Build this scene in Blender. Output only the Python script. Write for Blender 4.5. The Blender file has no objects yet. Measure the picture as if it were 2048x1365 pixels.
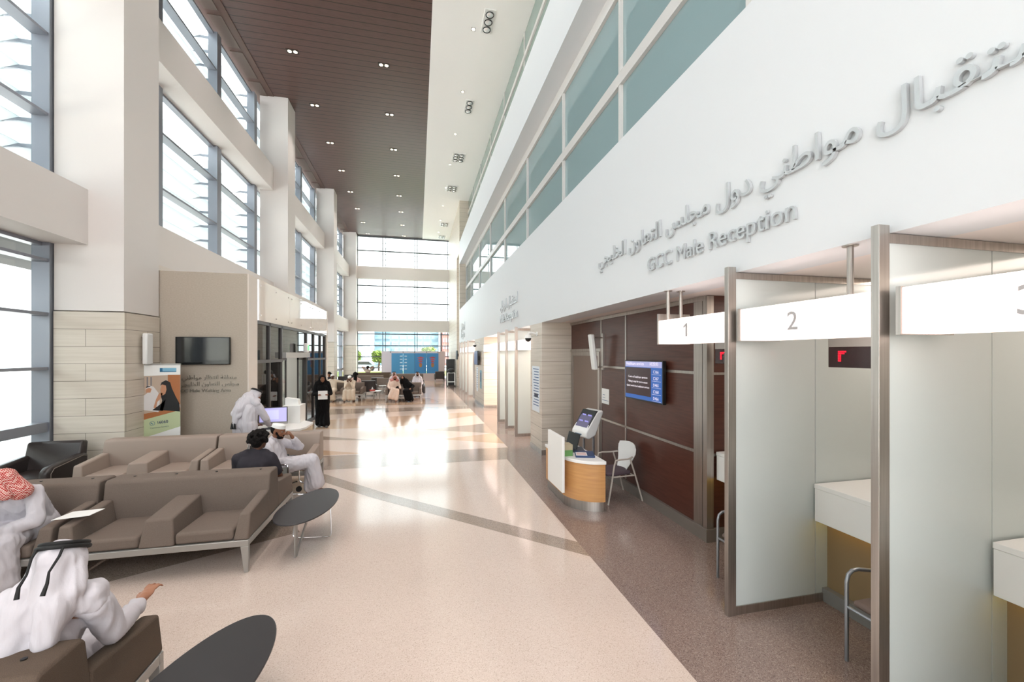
import bpy, bmesh, math, random
from mathutils import Vector, Matrix, Euler, noise
random.seed(4)
C = bpy.context.scene.collection
SC = bpy.context.scene
PI = math.pi

# ------------------------------------------------------------------ camera
cam = bpy.data.cameras.new('camera'); cam.sensor_width = 36; cam.lens = 36 * 828 / 2048
cam.shift_y = (709 - 682.5) / 2048
cam.clip_end = 400
co = bpy.data.objects.new('camera', cam); C.objects.link(co)
co.location = (0, 0, 2.25); co.rotation_euler = (PI / 2, 0, -math.atan(189 / 828))
SC.camera = co
# ------------------------------------------------------------------ world, exposure
SC.view_settings.view_transform = 'Standard'; SC.view_settings.look = 'None'
SC.view_settings.exposure = 2.23; SC.view_settings.gamma = 1
SC.view_settings.use_curve_mapping = False
SC.cycles.use_denoising = True
SC.cycles.max_bounces = 10; SC.cycles.diffuse_bounces = 6; SC.cycles.glossy_bounces = 4
SC.cycles.transparent_max_bounces = 16; SC.cycles.transmission_bounces = 6
SC.cycles.caustics_reflective = False; SC.cycles.caustics_refractive = False
SC.cycles.sample_clamp_indirect = 6
W = bpy.data.worlds.new('sky'); SC.world = W; W.use_nodes = True
bg = W.node_tree.nodes['Background']; bg.inputs[0].default_value = (0.93, 0.97, 1.0, 1); bg.inputs[1].default_value = 1.05

sun = bpy.data.lights.new('sun', 'SUN'); sun.energy = 5.5; sun.angle = .02; sun.color = (1, .95, .93)
so = bpy.data.objects.new('sun', sun); C.objects.link(so); so.rotation_euler = Vector((.38, -.22, .9)).to_track_quat('Z', 'Y').to_euler()
def fill_light(name, loc, sx, sy, w):  # unseen fill lamps, added behind the upper glass to lighten its panes
    l = bpy.data.lights.new(name, 'AREA'); l.shape = 'RECTANGLE'; l.size = sx; l.size_y = sy; l.energy = w; l.color = (1, 1, 1)
    o = bpy.data.objects.new(name, l); C.objects.link(o); o.location = loc
fill_light('upper_glass_fill', (5.0, 9.5, 8.25), 1.2, 34, 260)
fill_light('upper_glass_fill', (5.0, 9.5, 12.35), 1.2, 34, 120)
def booth_light(loc, sy, w):
    l = bpy.data.lights.new('booth_ceiling_light', 'AREA'); l.shape = 'RECTANGLE'; l.size = .5; l.size_y = sy; l.energy = w; l.color = (1, .86, .76)
    o = bpy.data.objects.new('booth_ceiling_light', l); C.objects.link(o); o.location = loc
booth_light((4.2, 13.4, 2.93), 7, 150); booth_light((4.2, 23.6, 2.93), 7, 130); booth_light((4.4, 2.0, 2.93), 4, 12)
def portal(name, loc, rot, sx, sy):
    l = bpy.data.lights.new(name, 'AREA'); l.shape = 'RECTANGLE'; l.size = sx; l.size_y = sy
    l.cycles.is_portal = True
    o = bpy.data.objects.new(name, l); C.objects.link(o); o.location = loc; o.rotation_euler = rot
portal('window_portal_left', (-6.45, 14, 6.2), (0, -PI / 2, 0), 12.4, 48)
portal('window_portal_far', (-1.2, 37.8, 6.2), (-PI / 2, 0, 0), 8, 12.4)
portal('window_portal_back', (-1.2, -7.9, 6.2), (PI / 2, 0, 0), 9, 12.4)

# ------------------------------------------------------------------ materials
def lin(c):
    if isinstance(c, str):
        c = tuple(int(c[i:i + 2], 16) / 255 for i in (0, 2, 4))
    return tuple((x / 12.92 if x <= .04045 else ((x + .055) / 1.055) ** 2.4) for x in c) + (1,)
_M = {}
def mat(name, col='808080', rough=.5, metal=0, spec=.5, coat=0, emit=None, es=0, noise_=None, bump=None, alpha=1):
    if name in _M: return _M[name]
    m = bpy.data.materials.new(name); m.use_nodes = True; nt = m.node_tree; b = nt.nodes['Principled BSDF']
    b.inputs['Base Color'].default_value = lin(col); b.inputs['Roughness'].default_value = rough
    b.inputs['Metallic'].default_value = metal; b.inputs['Specular IOR Level'].default_value = spec
    b.inputs['Coat Weight'].default_value = coat
    if emit: b.inputs['Emission Color'].default_value = lin(emit); b.inputs['Emission Strength'].default_value = es
    if noise_:   # (second colour, scale xyz, detail, contrast lo, hi)
        c2, sc, lo, hi = noise_
        tc = nt.nodes.new('ShaderNodeTexCoord'); mp = nt.nodes.new('ShaderNodeMapping'); nz = nt.nodes.new('ShaderNodeTexNoise')
        rp = nt.nodes.new('ShaderNodeValToRGB'); mp.inputs['Scale'].default_value = sc; nz.inputs['Scale'].default_value = 1; nz.inputs['Detail'].default_value = 5
        rp.color_ramp.elements[0].position = lo; rp.color_ramp.elements[1].position = hi
        rp.color_ramp.elements[0].color = lin(col); rp.color_ramp.elements[1].color = lin(c2)
        L = nt.links.new; L(tc.outputs['Object'], mp.inputs[0]); L(mp.outputs[0], nz.inputs['Vector']); L(nz.outputs[0], rp.inputs[0]); L(rp.outputs[0], b.inputs['Base Color'])
        if bump:
            bp = nt.nodes.new('ShaderNodeBump'); bp.inputs['Strength'].default_value = bump; bp.inputs['Distance'].default_value = .01
            L(nz.outputs[0], bp.inputs['Height']); L(bp.outputs[0], b.inputs['Normal'])
    _M[name] = m; return m

def terrazzo(name, base, dark, light, rough=.11):
    m = mat(name, base, rough, spec=.5); nt = m.node_tree; b = nt.nodes['Principled BSDF']; L = nt.links.new
    tc = nt.nodes.new('ShaderNodeTexCoord')
    v = nt.nodes.new('ShaderNodeTexVoronoi'); v.inputs['Scale'].default_value = 190
    L(tc.outputs['Object'], v.inputs['Vector'])
    sep = nt.nodes.new('ShaderNodeSeparateColor'); L(v.outputs['Color'], sep.inputs[0])
    r = nt.nodes.new('ShaderNodeValToRGB'); r.color_ramp.interpolation = 'CONSTANT'
    e = r.color_ramp.elements; e[0].position = 0; e[0].color = lin(dark); e[1].position = .12; e[1].color = lin(base)
    e2 = r.color_ramp.elements.new(.82); e2.color = lin(light)
    L(sep.outputs[0], r.inputs[0])
    nz = nt.nodes.new('ShaderNodeTexNoise'); nz.inputs['Scale'].default_value = .5; L(tc.outputs['Object'], nz.inputs['Vector'])
    mx = nt.nodes.new('ShaderNodeMix'); mx.data_type = 'RGBA'; mx.blend_type = 'MULTIPLY'; mx.inputs[0].default_value = .25
    L(r.outputs[0], mx.inputs[6]); L(nz.outputs[0], mx.inputs[7]); L(mx.outputs[2], b.inputs['Base Color'])
    return m

def glass(name, tint, refl_rough=0.0, diff=0.0, diffcol='ffffff', ior=1.5, extra=0.0):
    m = bpy.data.materials.new(name); m.use_nodes = True; nt = m.node_tree; nt.nodes.clear(); L = nt.links.new
    out = nt.nodes.new('ShaderNodeOutputMaterial'); tr = nt.nodes.new('ShaderNodeBsdfTransparent'); tr.inputs[0].default_value = lin(tint)
    gl = nt.nodes.new('ShaderNodeBsdfGlossy'); gl.inputs['Roughness'].default_value = refl_rough
    fr = nt.nodes.new('ShaderNodeFresnel'); ge = nt.nodes.new('ShaderNodeNewGeometry'); mr = nt.nodes.new('ShaderNodeMapRange')
    mr.inputs['To Min'].default_value = ior; mr.inputs['To Max'].default_value = 1 / ior   # same reflectance from both sides of a pane
    L(ge.outputs['Backfacing'], mr.inputs['Value']); L(mr.outputs[0], fr.inputs[0])
    mx = nt.nodes.new('ShaderNodeMixShader'); base = tr
    if diff:
        df = nt.nodes.new('ShaderNodeBsdfDiffuse'); df.inputs[0].default_value = lin(diffcol)
        tl = nt.nodes.new('ShaderNodeBsdfTranslucent'); tl.inputs[0].default_value = lin(diffcol)
        m2 = nt.nodes.new('ShaderNodeMixShader'); m2.inputs[0].default_value = .35; L(df.outputs[0], m2.inputs[1]); L(tl.outputs[0], m2.inputs[2])
        m3 = nt.nodes.new('ShaderNodeMixShader'); m3.inputs[0].default_value = diff; L(tr.outputs[0], m3.inputs[1]); L(m2.outputs[0], m3.inputs[2]); base = m3
    f = fr.outputs[0]
    if extra:
        ad = nt.nodes.new('ShaderNodeMath'); ad.operation = 'ADD'; ad.use_clamp = True; ad.inputs[1].default_value = extra; L(f, ad.inputs[0]); f = ad.outputs[0]
    L(f, mx.inputs[0]); L(base.outputs[0], mx.inputs[1]); L(gl.outputs[0], mx.inputs[2]); L(mx.outputs[0], out.inputs[0])
    _M[name] = m; return m

def stone(name, c1, c2, joint, w, h, axis):
    """large matt tiles with thin joints; axis 'xz' or 'yz' or 'both'"""
    m = mat(name, c1, .45, noise_=(c2, (1.2, 1.2, 26), .3, .75)); nt = m.node_tree; b = nt.nodes['Principled BSDF']; L = nt.links.new
    src = b.inputs['Base Color'].links[0].from_socket
    tc = nt.nodes.new('ShaderNodeTexCoord'); sp = nt.nodes.new('ShaderNodeSeparateXYZ'); L(tc.outputs['Object'], sp.inputs[0])
    ad = nt.nodes.new('ShaderNodeMath'); ad.operation = 'ADD'; L(sp.outputs['X'], ad.inputs[0]); L(sp.outputs['Y'], ad.inputs[1])
    cb = nt.nodes.new('ShaderNodeCombineXYZ'); L(ad.outputs[0], cb.inputs[0]); L(sp.outputs['Z'], cb.inputs[1])
    br = nt.nodes.new('ShaderNodeTexBrick'); br.inputs['Scale'].default_value = 1; br.inputs['Brick Width'].default_value = w; br.inputs['Row Height'].default_value = h
    br.inputs['Mortar Size'].default_value = .004; br.inputs['Mortar Smooth'].default_value = 0; br.offset = .5
    br.inputs['Color1'].default_value = br.inputs['Color2'].default_value = (1, 1, 1, 1); br.inputs['Mortar'].default_value = (0, 0, 0, 1)
    L(cb.outputs[0], br.inputs['Vector'])
    mx = nt.nodes.new('ShaderNodeMix'); mx.data_type = 'RGBA'; L(br.outputs['Fac'], mx.inputs[0]); L(src, mx.inputs[6]); mx.inputs[7].default_value = lin(joint)
    L(mx.outputs[2], b.inputs['Base Color']); return m

WHITE = mat('white_paint', 'ded8d4', .6, spec=.25)
WALLR = mat('white_satin_paint', 'd6d9dc', .5, spec=.3)
CEILW = mat('white_ceiling', 'f4f3f1', .8, spec=.2)
TAUPE = mat('taupe_wallcovering', 'afa496', .8, spec=.2, noise_=('b7ac9e', (30, 30, 60), .35, .7))
STONE = stone('travertine_cladding', 'd4cabd', 'c6bbac', '7d7466', 1.2, .298, 'both')
STONE2 = stone('travertine_pillar_cladding', 'd0c6b9', 'c0b5a6', '7d7466', 60, .298, 'both')
CREAM = terrazzo('cream_terrazzo', 'd8c6ba', 'c3b1a3', 'e0d1c6')
BROWN = terrazzo('brown_terrazzo', '8b7870', '6c5c55', 'a3938a', .13)
TAN = terrazzo('tan_terrazzo', 'a08f82', '7a6a5e', 'b3a598', .12)
PEACH = terrazzo('peach_terrazzo', 'c3a489', 'a08064', 'd4b9a0', .12)
STEEL = mat('brushed_steel', 'bdb6b0', .38, metal=1, noise_=('a8a099', (60, 60, 1.5), .3, .7))
CHROME = mat('chrome', 'd8d8da', .08, metal=1)
ALU = mat('grey_aluminium', '8d9099', .4, metal=.35)
ALUD = mat('dark_anodised_frame', '4a4543', .4, metal=.4)
GREYM = mat('painted_grey_metal', 'a3a09b', .4, metal=.5)
FROST = glass('frosted_partition_glass', 'ffffff', .12, .96, 'd9dfdd')
CLEAR = glass('clear_window_glass', 'f6fbfa')
TEAL = glass('teal_reflective_glass', 'b4c8c9', .02, .72, 'b4c9cc', extra=.12)
PALEGREEN = glass('pale_green_glass', 'c8dcd4', .02, .6, 'c6d4ce', extra=.05)
DARKGL = glass('smoked_glass', '6b6664', .02, .15, '5a5552', extra=.05)
WHITEGL = mat('white_backpainted_glass', 'e3dad3', .04, spec=.6, coat=1)
FAB = mat('grey_brown_woven_fabric', '6c6058', .95, spec=.1, noise_=('7c7067', (350, 350, 350), .35, .65), bump=.4)
FABD = mat('dark_brown_woven_fabric', '564a42', .95, spec=.1, noise_=('67594d', (350, 350, 350), .35, .65), bump=.4)
VINYL = mat('beige_vinyl', '97877c', .5, spec=.35)
LEATH = mat('dark_brown_leather', '332c2a', .35, spec=.5)
TABLET = mat('dark_laminate', '2d2a2c', .38, spec=.5)
WOODD = mat('dark_walnut_panel', '46271f', .33, noise_=('58342a', (3, 3, 40), .3, .7), spec=.4)
WOODL = mat('light_oak_veneer', 'b98655', .35, noise_=('c8965f', (3, 3, 45), .3, .7))
BEIGEW = mat('beige_laminate', 'c8b79a', .5)
WPLAS = mat('white_plastic', 'e4e4e2', .35)
BPLAS = mat('black_plastic', '141414', .4)
LAMW = mat('white_laminate', 'e8e7e4', .3)
SKIN1 = mat('brown_skin', '80563f', .55, spec=.3)
SKIN2 = mat('tan_skin', 'a3735a', .55, spec=.3)
SKIN3 = mat('dark_skin', '573a2c', .55, spec=.3)
HAIR = mat('black_hair', '0f0d0c', .8, spec=.15, noise_=('1c1817', (90, 90, 90), .4, .6), bump=1)
CLOTHW = mat('white_cotton', 'c3bfc4', .85, spec=.1, noise_=('c3bfc4', (16, 16, 4), .3, .7), bump=.9)
CLOTHC = mat('cream_cotton', 'cdbfae', .85, spec=.1, noise_=('cdbfae', (16, 16, 4), .3, .7), bump=.9)
CLOTHB = mat('black_cloth', '0c0b0c', .8, spec=.15)
CLOTHG = mat('charcoal_cotton', '38353a', .9, spec=.1)
CORD = mat('black_cord', '060606', .7)
EYEW = mat('eye_white', 'a89c92', .4)
SIGNLIT = mat('lit_sign_acrylic', 'fff4f0', .4, emit='ffeae4', es=.42)
LAMP = mat('warm_lamp', 'ffffff', .4, emit='ffe6c0', es=1.6)
REDLED = mat('red_led', '300000', .4, emit='ff1030', es=.35)
NUMG = mat('grey_number', 'a8a4a4', .5)
LOUV = mat('white_louver_blade', 'e9eef0', .5)
def translucent(m, col, f):
    nt = m.node_tree; L = nt.links.new; b = nt.nodes['Principled BSDF']; b.inputs['Base Color'].default_value = col
    tl = nt.nodes.new('ShaderNodeBsdfTranslucent'); tl.inputs[0].default_value = col; mx = nt.nodes.new('ShaderNodeMixShader'); mx.inputs[0].default_value = f
    L(b.outputs[0], mx.inputs[1]); L(tl.outputs[0], mx.inputs[2]); L(mx.outputs[0], nt.nodes['Material Output'].inputs[0])
translucent(LOUV, (.93, .95, .96, 1), .75)
PAPER = mat('paper', 'e9e9e6', .7)

def redcheck():
    m = mat('red_and_white_check_cloth', 'b5332f', .85, spec=.1); nt = m.node_tree; b = nt.nodes['Principled BSDF']; L = nt.links.new
    tc = nt.nodes.new('ShaderNodeTexCoord'); ck = nt.nodes.new('ShaderNodeTexChecker'); ck.inputs['Scale'].default_value = 90
    ck.inputs[1].default_value = lin('a6302d'); ck.inputs[2].default_value = lin('d9b5ac')
    L(tc.outputs['Object'], ck.inputs['Vector']); L(ck.outputs[0], b.inputs['Base Color']); return m
REDC = redcheck()

# ------------------------------------------------------------------ mesh helpers
class MB:
    def __init__(s): s.v = []; s.f = []; s.mi = []; s.cur = 0
    def add(s, vs, fs):
        n = len(s.v); s.v += [tuple(p) for p in vs]; s.f += [tuple(i + n for i in f) for f in fs]; s.mi += [s.cur] * len(fs); return s
    def box(s, x0, y0, z0, x1, y1, z1):
        x0, x1 = min(x0, x1), max(x0, x1); y0, y1 = min(y0, y1), max(y0, y1); z0, z1 = min(z0, z1), max(z0, z1)
        v = [(x, y, z) for z in (z0, z1) for x, y in ((x0, y0), (x1, y0), (x1, y1), (x0, y1))]
        return s.add(v, [(3, 2, 1, 0), (4, 5, 6, 7), (0, 1, 5, 4), (1, 2, 6, 5), (2, 3, 7, 6), (3, 0, 4, 7)])
    def prism(s, poly, a, b, ax='z'):
        """poly of 2D points extruded from a to b along ax ('z': xy, 'x': yz, 'y': xz)"""
        def P(p, h): return (p[0], p[1], h) if ax == 'z' else (h, p[0], p[1]) if ax == 'x' else (p[0], h, p[1])
        n = len(poly); v = [P(p, a) for p in poly] + [P(p, b) for p in poly]
        ar = sum(poly[i][0] * poly[(i + 1) % n][1] - poly[(i + 1) % n][0] * poly[i][1] for i in range(n))
        flip = (ar < 0) ^ (ax == 'y') ^ (b < a)
        fs = [tuple(range(n))[::-1], tuple(range(n, 2 * n))] + [(i, (i + 1) % n, n + (i + 1) % n, n + i) for i in range(n)]
        if flip: fs = [f[::-1] for f in fs]
        return s.add(v, fs)
    def tube(s, pts, r, n=10, closed=False):
        pts = [Vector(p) for p in pts]; rs = r if isinstance(r, (list, tuple)) else [r] * len(pts)
        m = len(pts); vs = []; up = None
        for i, p in enumerate(pts):
            if closed: t = pts[(i + 1) % m] - pts[i - 1]
            else: t = pts[min(i + 1, m - 1)] - pts[max(i - 1, 0)]
            t.normalize()
            if up is None: up = Vector((0, 0, 1)) if abs(t.z) < .9 else Vector((1, 0, 0))
            a = t.cross(up).normalized(); b_ = a.cross(t).normalized(); up = b_
            vs += [p + (a * math.cos(2 * PI * k / n) + b_ * math.sin(2 * PI * k / n)) * rs[i] for k in range(n)]
        fs = []
        for i in range(m if closed else m - 1):
            j = (i + 1) % m
            fs += [(i * n + k, i * n + (k + 1) % n, j * n + (k + 1) % n, j * n + k) for k in range(n)]
        if not closed: fs += [tuple(range(n))[::-1], tuple(range((m - 1) * n, m * n))]
        return s.add(vs, [f[::-1] for f in fs])
    def cyl(s, p0, p1, r, r1=None, n=20): return s.tube([p0, p1], [r, r if r1 is None else r1], n)
    def ell(s, c, r, rot=(0, 0, 0), n=16, m=10):
        R = Euler(rot).to_matrix(); vs = []
        for i in range(m + 1):
            th = PI * i / m
            for k in range(n):
                ph = 2 * PI * k / n
                vs.append(Vector(c) + R @ Vector((r[0] * math.sin(th) * math.cos(ph), r[1] * math.sin(th) * math.sin(ph), r[2] * math.cos(th))))
        fs = [(i * n + k, (i + 1) * n + k, (i + 1) * n + (k + 1) % n, i * n + (k + 1) % n) for i in range(m) for k in range(n)]
        return s.add(vs, fs)
    def cap(s, p0, p1, r0, r1=None, n=12):
        """tapered capsule"""
        r1 = r0 if r1 is None else r1; p0 = Vector(p0); p1 = Vector(p1); d = p1 - p0
        if d.length < 1e-5: return s.ell(p0, (r0, r0, r0))
        d.normalize(); pts = []; rs = []
        for k in range(4): a = PI / 2 * (1 - k / 4) ; pts.append(p0 - d * r0 * math.sin(a)); rs.append(max(r0 * math.cos(a), r0 * .02))
        pts.append(p0); rs.append(r0); pts.append(p1); rs.append(r1)
        for k in range(1, 5): a = PI / 2 * k / 4; pts.append(p1 + d * r1 * math.sin(a)); rs.append(max(r1 * math.cos(a), r1 * .02))
        return s.tube(pts, rs, n)
    def mesh(s, name, mats):
        me = bpy.data.meshes.new(name); me.from_pydata(s.v, [], s.f); me.validate()
        for m in mats: me.materials.append(m)
        if len(mats) > 1:
            for p in me.polygons: p.material_index = s.mi[p.index] if p.index < len(s.mi) else 0
        me.update(); return me
    def build(s, name, m, parent=None, bevel=0, smooth=False, seg=2, ang=35):
        mats = m if isinstance(m, (list, tuple)) else [m]
        me = s.mesh(name, mats); o = bpy.data.objects.new(name, me); C.objects.link(o)
        if parent: o.parent = parent
        if bevel:
            bv = o.modifiers.new('bevel', 'BEVEL'); bv.width = bevel; bv.segments = seg; bv.limit_method = 'ANGLE'; bv.angle_limit = math.radians(30)
        if smooth or bevel:
            bm = bmesh.new(); bm.from_mesh(me)
            for f in bm.faces: f.smooth = True
            for e in bm.edges:
                if len(e.link_faces) == 2 and e.calc_face_angle(0) > math.radians(ang): e.smooth = False
            bm.to_mesh(me); bm.free()
        return o

def tag(o, label, cat=None, group=None, kind=None):
    if label: o['label'] = label
    if cat: o['category'] = cat
    if group: o['group'] = group
    if kind: o['kind'] = kind
    return o
def struct(o): o['kind'] = 'structure'; return o
def thing(name, label, cat, loc=(0, 0, 0), rz=0, group=None):
    o = bpy.data.objects.new(name, None); C.objects.link(o); o.location = loc; o.rotation_euler = (0, 0, rz); o.empty_display_size = .1
    return tag(o, label, cat, group)
def dup(root, loc, rz=0, label=None, group=None):
    r = root.copy(); C.objects.link(r); r.location = loc; r.rotation_euler = (0, 0, rz)
    if label: r['label'] = label
    if group: r['group'] = group
    for ch in list(root.children):
        c = ch.copy(); C.objects.link(c); c.parent = r
        for g in ch.children:
            d = g.copy(); C.objects.link(d); d.parent = c
    return r
def B(*a): return MB().box(*a)

# lettering ---------------------------------------------------------
AR = {}
for ch, b_, d_ in [('ا', 0xFE8D, 0), ('ب', 0xFE8F, 1), ('ة', 0xFE93, 0), ('ت', 0xFE95, 1), ('ج', 0xFE9D, 1), ('خ', 0xFEA5, 1), ('د', 0xFEA9, 0), ('ر', 0xFEAD, 0),
                   ('س', 0xFEB1, 1), ('ط', 0xFEC1, 1), ('ظ', 0xFEC5, 1), ('ع', 0xFEC9, 1), ('ق', 0xFED5, 1), ('ل', 0xFEDD, 1), ('م', 0xFEE1, 1), ('ن', 0xFEE5, 1), ('و', 0xFEED, 0), ('ي', 0xFEF1, 1)]:
    AR[ch] = (b_, d_)
def shape(s):
    out = []
    for w in s.split(' '):
        r = []
        for i, ch in enumerate(w):
            b_, d_ = AR[ch]; prev = i > 0 and AR[w[i - 1]][1]; nxt = i < len(w) - 1 and d_
            r.append(chr(b_ + (3 if prev and nxt else 1 if prev else 2 if nxt else 0)))
        out.append(''.join(reversed(r)))
    return ' '.join(reversed(out))
def text(name, s, m, M, width=None, size=1, extrude=.01, offset=0, align='LEFT', parent=None, label=None):
    """M: 4x4 placing the text's x right, y up, z out; scaled so its width is `width`"""
    c = bpy.data.curves.new(name, 'FONT'); c.body = s; c.size = 1; c.align_x = align; c.offset = offset; c.resolution_u = 3
    o = bpy.data.objects.new(name, c); C.objects.link(o); bpy.context.view_layer.update()
    dg = bpy.context.evaluated_depsgraph_get(); me = bpy.data.meshes.new_from_object(o.evaluated_get(dg), depsgraph=dg)
    bpy.data.objects.remove(o); me.name = name
    k = size
    if width:
        xs = [v.co.x for v in me.vertices]; k = width / (max(xs) - min(xs)); x0 = min(xs)
        for v in me.vertices: v.co.x -= x0
    bm = bmesh.new(); bm.from_mesh(me); bmesh.ops.remove_doubles(bm, verts=bm.verts, dist=1e-5)
    bmesh.ops.scale(bm, vec=(k, k, 1), verts=bm.verts)
    seen = set(); isl = 0
    for v0 in bm.verts:          # strokes of joined letters overlap: step each piece a hair so their faces never coincide
        if v0 in seen: continue
        st = [v0]; seen.add(v0)
        while st:
            v = st.pop(); v.co.z += (isl % 4) * .0007
            for e_ in v.link_edges:
                w_ = e_.other_vert(v)
                if w_ not in seen: seen.add(w_); st.append(w_)
        isl += 1
    r = bmesh.ops.extrude_face_region(bm, geom=bm.faces[:])
    bmesh.ops.translate(bm, vec=(0, 0, extrude), verts=[g for g in r['geom'] if isinstance(g, bmesh.types.BMVert)])
    bmesh.ops.recalc_face_normals(bm, faces=bm.faces); bm.transform(M); bm.to_mesh(me); bm.free()
    me.materials.clear(); me.materials.append(m)
    for p in me.polygons: p.use_smooth = False
    o = bpy.data.objects.new(name, me); C.objects.link(o)
    if parent: o.parent = parent
    if label: o['label'] = label
    return o
def onX(x, y, z):      # text on a wall facing -X, reading towards -Y
    return Matrix.Translation((x, y, z)) @ Matrix(((0, 0, -1, 0), (-1, 0, 0, 0), (0, 1, 0, 0), (0, 0, 0, 1)))
def onY(x, y, z):      # text on a wall facing -Y
    return Matrix.Translation((x, y, z)) @ Matrix(((1, 0, 0, 0), (0, 0, -1, 0), (0, 1, 0, 0), (0, 0, 0, 1)))
def onXp(x, y, z):     # text on a wall facing +X, reading towards +Y
    return Matrix.Translation((x, y, z)) @ Matrix(((0, 0, 1, 0), (1, 0, 0, 0), (0, 1, 0, 0), (0, 0, 0, 1)))

# =================================================================== SETTING
YB, YF = -8.0, 37.5
ZC = 12.4
# floor with inlaid terrazzo fields
fl = MB(); fl.box(-6.4, YB, -.1, 5.6, YF, 0)
def inlay(i, poly, z=.0006):
    fl.cur = i; fl.add([(x, y, z) for x, y in poly], [tuple(range(len(poly)))]); fl.cur = 0
def ccw(p):
    a = sum(p[i][0] * p[(i + 1) % len(p)][1] - p[(i + 1) % len(p)][0] * p[i][1] for i in range(len(p)))
    return p if a > 0 else p[::-1]
inlay(1, [(1.87, YB), (5.6, YB), (5.6, 9.77), (1.87, 9.77)])
inlay(1, [(2.127, 9.77), (5.6, 9.77), (5.6, YF), (2.127, YF)])
inlay(2, ccw([(-6.3, 8.6), (1.87, 8.67), (2.127, 9.77), (-6.3, 9.9)]), .0007)
inlay(2, ccw([(1.87, 4.29), (1.87, 4.66), (-.5, 6.98), (-1.65, 8.3), (-1.95, 8.62), (-2.3, 8.62), (-.75, 6.87)]), .0009)
inlay(2, ccw([(-4.4, 4.1), (-1.45, 5.7), (-2.9, 8.6), (-6.3, 8.6), (-6.3, 3.3)]), .0008)
inlay(3, ccw([(-2.9, 9.9), (-1.2, 9.9), (-4.9, 11.9), (-4.9, 10.9)]), .0009)
inlay(2, ccw([(-4.9, 12.4), (-1.0, 11.3), (-4.9, 13.6)]), .0010)
inlay(3, ccw([(-4.9, 13.6), (-.8, 13.2), (2.127, 15.2), (2.127, 16.0), (-4.9, 14.9)]), .0011)
inlay(2, ccw([(2.127, 11.6), (.2, 12.6), (2.127, 13.3)]), .0012)
inlay(3, ccw([(2.127, 10.2), (.6, 11.1), (2.127, 11.6)]), .0013)
inlay(2, ccw([(-6.3, 16.2), (2.127, 17.1), (2.127, 17.9), (-6.3, 18.2)]), .0014)
inlay(3, ccw([(-6.3, 19.0), (1.2, 19.0), (.6, 21.6), (-6.3, 22.2)]), .0015)
inlay(3, ccw([(-4.5, 30), (1.5, 29), (2.127, 35), (-4.5, 36)]), .0016)
floor = struct(fl.build('floor', [CREAM, BROWN, TAN, PEACH]))

# columns on the window side
COLY = [-10 + 0, -.75, 8.56, 17.95, 27.2, 36.45]
m = MB()
for i, y in enumerate(COLY[1:]):
    c = MB(); c.box(-6.0, y, 3.0, -5.0, y + 1.0, ZC); o = c.build('column', WHITE); struct(o)
    c2 = MB(); c2.box(-6.0, y - .012, 0, -4.985, y + 1.0, 2.985); s_ = c2.build('stone_cladding', STONE, o)
# beams between columns
b_ = MB()
for z0, z1 in ((4.13, 5.08), (8.69, 9.63)): b_.box(-6.26, YB, z0, -5.52, YF, z1)
struct(b_.build('wall_left_beams', WHITE))
# window wall left: mullions and transoms with glass
ml = [8.3 - 3.1 * k for k in range(1, 6)] + [8.5, 11.4, 14.47, 17.45, 20.6, 23.8, 26.8, 29.9, 33.0, 36.1]
levels = ((0, 4.13), (5.08, 8.69), (9.63, 12.2))
trs = {0: (.95, 1.985, 2.9, 3.8), 1: (6.25, 7.6), 2: (9.85, 11.0)}
wn = 0
lo_, hi_ = YB, YF
for li, (z0, z1) in enumerate(levels):
    wn += 1
    f = MB()
    for y in ml: f.box(-6.27, y, z0, -6.02, y + .27, z1)
    for z in trs[li]: f.box(-6.27, YB, z, -6.04, YF, z + (.16 if z == .95 else .05))
    f.box(-6.27, YB, z1 - .06, -6.12, YF, z1); f.box(-6.27, YB, z0, -6.12, YF, z0 + .06)
    o = struct(f.build('window_%d' % wn, ALU))
    g = MB(); g.box(-6.26, YB, z0, -6.25, YF, z1); g.build('pane', CLEAR, o)
# ceiling
c = MB(); c.box(-5.5, YB, ZC, .42, YF, ZC + .2)
def wood_ceiling():
    m = mat('walnut_ceiling_planks', '4b3530', .38, noise_=('593f3a', (4, 40, 4), .3, .7)); nt = m.node_tree; b = nt.nodes['Principled BSDF']; L = nt.links.new
    src = b.inputs['Base Color'].links[0].from_socket
    tc = nt.nodes.new('ShaderNodeTexCoord'); sp = nt.nodes.new('ShaderNodeSeparateXYZ'); L(tc.outputs['Object'], sp.inputs[0])
    dv = nt.nodes.new('ShaderNodeMath'); dv.operation = 'DIVIDE'; dv.inputs[1].default_value = .29; L(sp.outputs['Y'], dv.inputs[0])
    fr = nt.nodes.new('ShaderNodeMath'); fr.operation = 'FRACT'; L(dv.outputs[0], fr.inputs[0])
    lt = nt.nodes.new('ShaderNodeMath'); lt.operation = 'LESS_THAN'; lt.inputs[1].default_value = .1; L(fr.outputs[0], lt.inputs[0])
    mx = nt.nodes.new('ShaderNodeMix'); mx.data_type = 'RGBA'; L(lt.outputs[0], mx.inputs[0]); L(src, mx.inputs[6]); mx.inputs[7].default_value = lin('1c1110')
    L(mx.outputs[2], b.inputs['Base Color']); return m
WCEIL = wood_ceiling()
struct(c.build('ceiling', WCEIL))
c = MB(); c.box(.42, YB, ZC, 3.6, YF, ZC + .2); struct(c.build('ceiling_white', CEILW))
# brown border with grey access panels between the planks and the glass
c = MB(); c.box(-6.3, YB, ZC - .02, -5.5, YF, ZC + .2); bd = struct(c.build('ceiling_border', mat('brown_border', '5a4239', .5)))
p = MB()
y = YB + .3
while y < YF - 1.4:
    p.box(-6.1, y, ZC - .035, -5.72, y + 1.35, ZC - .019); y += 1.55
p.build('access_panel', mat('grey_mesh_panel', '66574e', .6), bd)
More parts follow.
